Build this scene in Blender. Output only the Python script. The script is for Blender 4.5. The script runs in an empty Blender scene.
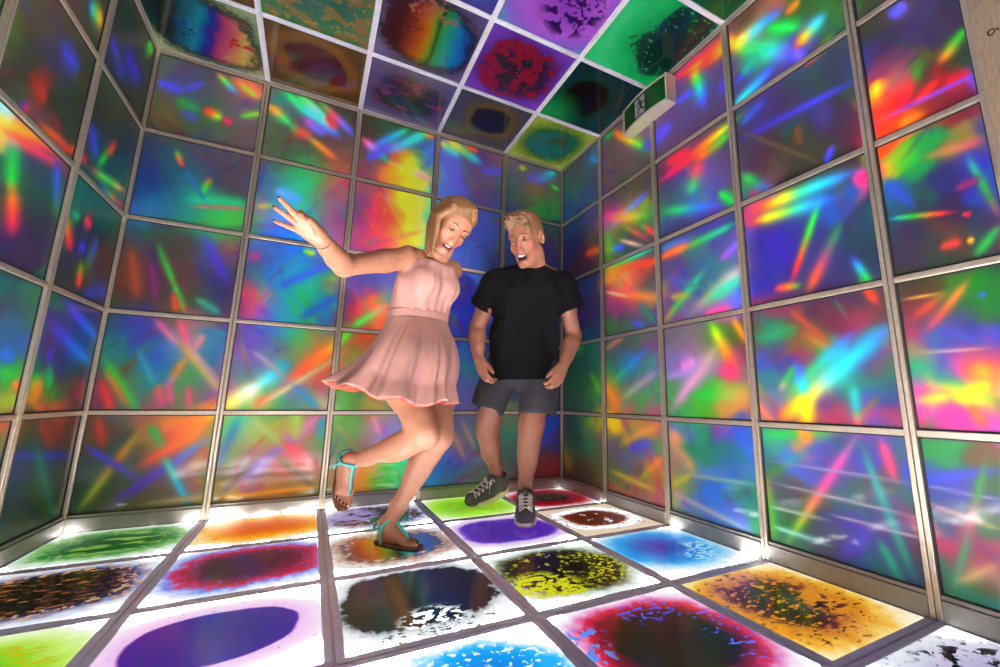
import bpy, bmesh, math, random
import numpy as np
from mathutils import Vector, Matrix
random.seed(7)
SC = bpy.context.scene
COL = SC.collection
S = 0.5                      # one floor tile is half a metre
HR = 4.767 * S               # room height
RAILS = [0.0, 1.0035, 1.940, 2.881, 3.825, 4.767]   # rail heights in tiles

# ------------------------------------------------------------------ helpers
def srgb(r, g=None, b=None):
    if g is None:
        h = r.lstrip('#'); r, g, b = (int(h[i:i+2], 16) for i in (0, 2, 4))
    f = lambda c: (c/255/12.92) if c/255 <= .04045 else ((c/255+.055)/1.055)**2.4
    return (f(r), f(g), f(b))

def link(o, parent=None):
    COL.objects.link(o)
    if parent is not None: o.parent = parent
    return o

def tag(o, label=None, cat=None, group=None, kind=None):
    if label: o['label'] = label
    if cat: o['category'] = cat
    if group: o['group'] = group
    if kind: o['kind'] = kind
    return o

def empty(name, loc=(0, 0, 0), parent=None):
    o = bpy.data.objects.new(name, None); o.empty_display_size = .05
    link(o, parent); o.location = loc
    return o

def mesh_obj(name, verts, faces, mat=None, parent=None, smooth=False, loc=None):
    me = bpy.data.meshes.new(name)
    me.from_pydata([tuple(map(float, v)) for v in verts], [], [tuple(map(int, f)) for f in faces])
    me.update()
    if mat is not None:
        for m in (mat if isinstance(mat, (list, tuple)) else [mat]): me.materials.append(m)
    if smooth: me.polygons.foreach_set('use_smooth', [True]*len(me.polygons))
    o = bpy.data.objects.new(name, me); link(o, parent)
    if loc is not None: o.location = loc
    return o

def np_mesh(name, V, Q, mat=None, parent=None, smooth=True, matidx=None):
    """quads or triangles given as numpy arrays"""
    V = np.asarray(V, dtype=np.float32); Q = np.asarray(Q, dtype=np.int32)
    me = bpy.data.meshes.new(name); n = Q.shape[1]
    me.vertices.add(len(V)); me.vertices.foreach_set('co', V.ravel())
    me.loops.add(Q.size); me.loops.foreach_set('vertex_index', Q.ravel())
    me.polygons.add(len(Q))
    me.polygons.foreach_set('loop_start', np.arange(0, Q.size, n, dtype=np.int32))
    me.polygons.foreach_set('loop_total', np.full(len(Q), n, dtype=np.int32))
    if matidx is not None: me.polygons.foreach_set('material_index', np.asarray(matidx, dtype=np.int32))
    me.polygons.foreach_set('use_smooth', np.full(len(Q), bool(smooth)))
    me.update(calc_edges=True); me.validate()
    if mat is not None:
        for m in (mat if isinstance(mat, (list, tuple)) else [mat]): me.materials.append(m)
    o = bpy.data.objects.new(name, me); link(o, parent)
    return o

class MB:
    """collects boxes and tubes, then builds ONE mesh object"""
    def __init__(self): self.v = []; self.f = []; self.mi = []
    def add(self, verts, faces, mi=0):
        b = len(self.v); self.v += [tuple(v) for v in verts]
        self.f += [tuple(i+b for i in f) for f in faces]; self.mi += [mi]*len(faces)
    def box(self, lo, hi, mi=0, bev=0.0):
        x0, y0, z0 = lo; x1, y1, z1 = hi
        if bev <= 0:
            self.add([(x0,y0,z0),(x1,y0,z0),(x1,y1,z0),(x0,y1,z0),(x0,y0,z1),(x1,y0,z1),(x1,y1,z1),(x0,y1,z1)],
                     [(0,3,2,1),(4,5,6,7),(0,1,5,4),(1,2,6,5),(2,3,7,6),(3,0,4,7)], mi)
            return
        bm = bmesh.new(); bmesh.ops.create_cube(bm, size=1)
        for v in bm.verts: v.co = Vector(((x0+x1)/2+v.co.x*(x1-x0), (y0+y1)/2+v.co.y*(y1-y0), (z0+z1)/2+v.co.z*(z1-z0)))
        bmesh.ops.bevel(bm, geom=bm.edges[:], offset=bev, segments=2, affect='EDGES', profile=.5)
        bm.verts.ensure_lookup_table(); bm.verts.index_update()
        self.add([v.co.copy() for v in bm.verts], [[v.index for v in f.verts] for f in bm.faces], mi); bm.free()
    def tube(self, pts, r, n=8, mi=0, cap=True):
        pts = [Vector(p) for p in pts]; rr = r if isinstance(r, (list, tuple)) else [r]*len(pts)
        V = []; F = []; up = Vector((0, 0, 1)); prev = None
        for i, p in enumerate(pts):
            t = (pts[min(i+1, len(pts)-1)]-pts[max(i-1, 0)]).normalized()
            if prev is None:
                a = t.cross(up);
                if a.length < 1e-3: a = t.cross(Vector((1, 0, 0)))
                a.normalize()
            else:
                a = (prev - t*prev.dot(t)).normalized()
            prev = a; b = t.cross(a)
            for k in range(n):
                th = 2*math.pi*k/n; V.append(p + (a*math.cos(th)+b*math.sin(th))*rr[i])
        for i in range(len(pts)-1):
            for k in range(n):
                F.append((i*n+k, i*n+(k+1) % n, (i+1)*n+(k+1) % n, (i+1)*n+k))
        if cap:
            F.append(tuple(range(n))[::-1]); F.append(tuple((len(pts)-1)*n+k for k in range(n)))
        self.add(V, F, mi)
    def build(self, name, mat, parent=None, smooth=False):
        o = mesh_obj(name, self.v, self.f, mat, parent, smooth)
        o.data.polygons.foreach_set('material_index', self.mi)
        return o

# ------------------------------------------------------------------ materials
def new_mat(name):
    m = bpy.data.materials.new(name); m.use_nodes = True
    nt = m.node_tree; nt.nodes.clear()
    out = nt.nodes.new('ShaderNodeOutputMaterial')
    return m, nt, out

def node(nt, t, **kw):
    n = nt.nodes.new(t)
    for k, v in kw.items():
        if k == 'ins':
            for kk, vv in v.items():
                if isinstance(vv, bpy.types.NodeSocket): nt.links.new(vv, n.inputs[kk])
                else: n.inputs[kk].default_value = vv
        else: setattr(n, k, v)
    return n

def math_n(nt, op, a, b=None, clamp=False):
    n = nt.nodes.new('ShaderNodeMath'); n.operation = op; n.use_clamp = clamp
    for i, x in enumerate((a, b)):
        if x is None: continue
        if isinstance(x, bpy.types.NodeSocket): nt.links.new(x, n.inputs[i])
        else: n.inputs[i].default_value = x
    return n.outputs[0]

def rgba(c): return (c[0], c[1], c[2], 1.0)

def simple_mat(name, color, rough=.5, metal=0.0, spec=.5, noise=0.0, nscale=40, bump=0.0, bscale=200, sheen=0.0, sss=0.0, coat=0.0, stretch=None):
    m, nt, out = new_mat(name)
    p = node(nt, 'ShaderNodeBsdfPrincipled')
    p.inputs['Roughness'].default_value = rough; p.inputs['Metallic'].default_value = metal
    p.inputs['Specular IOR Level'].default_value = spec
    p.inputs['Sheen Weight'].default_value = sheen
    p.inputs['Coat Weight'].default_value = coat
    if sss: 
        p.inputs['Subsurface Weight'].default_value = sss; p.inputs['Subsurface Radius'].default_value = (.012, .004, .002); p.inputs['Subsurface Scale'].default_value = 1.0
    tc = node(nt, 'ShaderNodeTexCoord'); vec = tc.outputs['Object']
    if stretch:
        mp = node(nt, 'ShaderNodeMapping'); nt.links.new(vec, mp.inputs['Vector']); mp.inputs['Scale'].default_value = stretch; vec = mp.outputs[0]
    nz = node(nt, 'ShaderNodeTexNoise', ins={'Vector': vec, 'Scale': nscale, 'Detail': 5.0})
    if noise:
        mx = node(nt, 'ShaderNodeMix', data_type='RGBA', blend_type='MULTIPLY')
        mx.inputs['Factor'].default_value = 1.0
        mx.inputs['A'].default_value = rgba(color)
        mr = node(nt, 'ShaderNodeMapRange', ins={'Value': nz.outputs['Fac'], 'From Min': .25, 'From Max': .75, 'To Min': 1-noise, 'To Max': 1+noise})
        cb = node(nt, 'ShaderNodeCombineColor')
        for k in range(3): nt.links.new(mr.outputs[0], cb.inputs[k])
        nt.links.new(cb.outputs[0], mx.inputs['B']); nt.links.new(mx.outputs['Result'], p.inputs['Base Color'])
    else: p.inputs['Base Color'].default_value = rgba(color)
    if bump:
        nb = node(nt, 'ShaderNodeTexNoise', ins={'Vector': vec, 'Scale': bscale, 'Detail': 4.0})
        bp = node(nt, 'ShaderNodeBump', ins={'Height': nb.outputs['Fac'], 'Strength': bump, 'Distance': .002})
        nt.links.new(bp.outputs[0], p.inputs['Normal'])
    nt.links.new(p.outputs[0], out.inputs[0])
    return m

M = {}
M['steel'] = simple_mat('brushed_steel', (.56, .46, .36), rough=.36, metal=.75, noise=.12, nscale=60, bump=.15, bscale=300)
M['white_metal'] = simple_mat('satin_white_metal', (.55, .52, .60), rough=.45, metal=.2, noise=.06)
M['gasket'] = simple_mat('black_gasket', (.012, .012, .014), rough=.6)
M['grid'] = simple_mat('grey_floor_grid', (.72, .66, .78), rough=.4, noise=.1)
M['dark'] = simple_mat('dark_backing', (.03, .03, .035), rough=.7)
M['sill'] = simple_mat('dull_sill_metal', (.32, .29, .26), rough=.5, metal=.3, noise=.1)
M['chrome'] = simple_mat('polished_aluminium', (.62, .52, .40), rough=.3, metal=.45)

# ------------------------------------------------------------------ camera
cam_d = bpy.data.cameras.new('camera'); cam = bpy.data.objects.new('camera', cam_d); link(cam)
CAM = Vector((1.7897, -5.261, 1.1586)) * S
RX = Vector((0.8879741, -0.45969618, 0.01346957)); FW = Vector((0.44983508, 0.87427249, 0.18247192)); UP = Vector((-0.09565772, -0.15597126, 0.9831188))
cam.matrix_world = Matrix(((RX.x, UP.x, -FW.x, CAM.x), (RX.y, UP.y, -FW.y, CAM.y), (RX.z, UP.z, -FW.z, CAM.z), (0, 0, 0, 1)))
cam_d.sensor_width = 36; cam_d.lens = 36*.42144
cam_d.shift_x = -(532.143-500)/1000; cam_d.shift_y = (322.975-333.5)/1000
cam_d.clip_start = .02
SC.camera = cam
SC.view_settings.view_transform = 'Standard'; SC.view_settings.look = 'None'
SC.view_settings.gamma = 1.0; SC.view_settings.use_curve_mapping = False
SC.view_settings.exposure = 1.0
w = bpy.data.worlds.new('world'); SC.world = w; w.use_nodes = True
w.node_tree.nodes['Background'].inputs[0].default_value = (.010, .009, .012, 1); w.node_tree.nodes['Background'].inputs[1].default_value = 1.0
# ------------------------------------------------------------------ the room's walls
def wall_xf(which):
    """wall coordinates (a along the wall, b up, n out of the wall into the room), all in metres -> world"""
    if which == 'B': return lambda a, b, n: (a, -n, b)
    if which == 'L': return lambda a, b, n: (n, -a, b)
    if which == 'R': return lambda a, b, n: (5*S-n, -a, b)

def wbox(mb, xf, a0, a1, b0, b1, n0, n1, mi=0, bev=0.0):
    p, q = xf(a0, b0, n0), xf(a1, b1, n1)
    mb.box([min(p[i], q[i]) for i in range(3)], [max(p[i], q[i]) for i in range(3)], mi, bev)

def foil_mat():
    m, nt, out = new_mat('holographic_foil')
    at = node(nt, 'ShaderNodeAttribute', attribute_name='foil', attribute_type='GEOMETRY')
    tc = node(nt, 'ShaderNodeTexCoord')
    nz = node(nt, 'ShaderNodeTexNoise', ins={'Vector': tc.outputs['Object'], 'Scale': 420.0, 'Detail': 2.0})
    mr = node(nt, 'ShaderNodeMapRange', ins={'Value': nz.outputs['Fac'], 'From Min': .3, 'From Max': .7, 'To Min': .80, 'To Max': 1.20})
    mx = node(nt, 'ShaderNodeVectorMath', operation='SCALE'); nt.links.new(at.outputs['Color'], mx.inputs[0]); nt.links.new(mr.outputs[0], mx.inputs['Scale'])
    # foil: a sheet with rainbow reflections painted into its colour, behind a clear glossy pane
    p = node(nt, 'ShaderNodeBsdfPrincipled', ins={'Base Color': mx.outputs[0], 'Roughness': .42, 'Metallic': .0, 'Specular IOR Level': .4,
                                                  'Coat Weight': .40, 'Coat Roughness': .075, 'Coat IOR': 1.5})
    nt.links.new(p.outputs[0], out.inputs[0])
    return m
M['foil'] = foil_mat()

def build_wall(which, name, cols, foil_fn):
    xf = wall_xf(which); w_ = empty(name); tag(w_, kind='structure')
    fr = MB()
    n_front = .014
    zz = [r*S for r in RAILS]
    A1 = cols[-1]*S
    # backing behind the panels
    bk = MB(); wbox(bk, xf, 0 if which == 'B' else -.02, A1, 0, HR, -.03, -.012); bk.build('backing', M['dark'], w_)
    # vertical bars, two joined profiles each
    for c in cols:
        a = c*S
        if c == 0: wbox(fr, xf, 0, .017, .0, HR, -.010, n_front, 0, .002)
        elif which == 'B' and c == 5: wbox(fr, xf, a-.017, a, .0, HR, -.010, n_front, 0, .002)
        else:
            wbox(fr, xf, a-.0145, a-.001, .0, HR, -.010, n_front, 0, .002); wbox(fr, xf, a+.001, a+.0145, .0, HR, -.010, n_front, 0, .002)
    # horizontal rails
    for i, z in enumerate(zz):
        if i == 0: continue
        h = .0095
        for c0, c1 in zip(cols[:-1], cols[1:]):
            if i == 5: wbox(fr, xf, c0*S+.0145, c1*S-.0145, HR-.022, HR, -.010, n_front-.001, 0, .002)
            else: wbox(fr, xf, c0*S+.0145, c1*S-.0145, z-h, z+h, -.010, n_front-.002, 0, .002)
    fr.build('frame', M['steel'], w_)
    sl = MB(); 
    for c0, c1 in zip(cols[:-1], cols[1:]):
        wbox(sl, xf, c0*S+.0145, c1*S-.0145, -.0, .058, -.010, .016, 0, .003)
        wbox(sl, xf, c0*S+.0145, c1*S-.0145, .058, .070, -.010, .011, 0, .002)
    sl.build('sill', M['sill'], w_)
    N = 64
    for ci, (c0, c1) in enumerate(zip(cols[:-1], cols[1:])):
        for ri in range(5):
            a0, a1 = c0*S+.013, c1*S-.013
            b0 = zz[ri]+.008 if ri else .066; b1 = zz[ri+1]-.008
            if ri == 4: b1 = HR-.02
            ga, gb = np.meshgrid(np.linspace(a0, a1, N+1), np.linspace(b0, b1, N+1), indexing='ij')
            V = np.array([xf(a, b, 0.0) for a, b in zip(ga.ravel(), gb.ravel())])
            idx = np.arange((N+1)**2).reshape(N+1, N+1)
            Q = np.stack([idx[:-1, :-1], idx[1:, :-1], idx[1:, 1:], idx[:-1, 1:]], -1).reshape(-1, 4)
            if which == 'L': Q = Q[:, ::-1]     # faces look into the room
            pan = np_mesh('holographic_panel', V, Q, M['foil'], w_, smooth=False)
            colr = foil_fn(which, ga.ravel()/S, gb.ravel()/S)
            at = pan.data.color_attributes.new('foil', 'FLOAT_COLOR', 'POINT')
            at.data.foreach_set('color', np.concatenate([colr, np.ones((len(colr), 1))], 1).astype(np.float32).ravel())
            # a thin black gasket round each pane
            g = MB(); t = .0035
            for (p0, p1, q0, q1) in ((a0, a1, b0, b0+t+.003), (a0, a1, b1-t-.003, b1), (a0, a0+t+.003, b0, b1), (a1-t-.003, a1, b0, b1)):
                wbox(g, xf, p0, p1, q0, q1, -.004, .003)
            g.build('gasket', M['gasket'], pan)
    return w_
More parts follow.
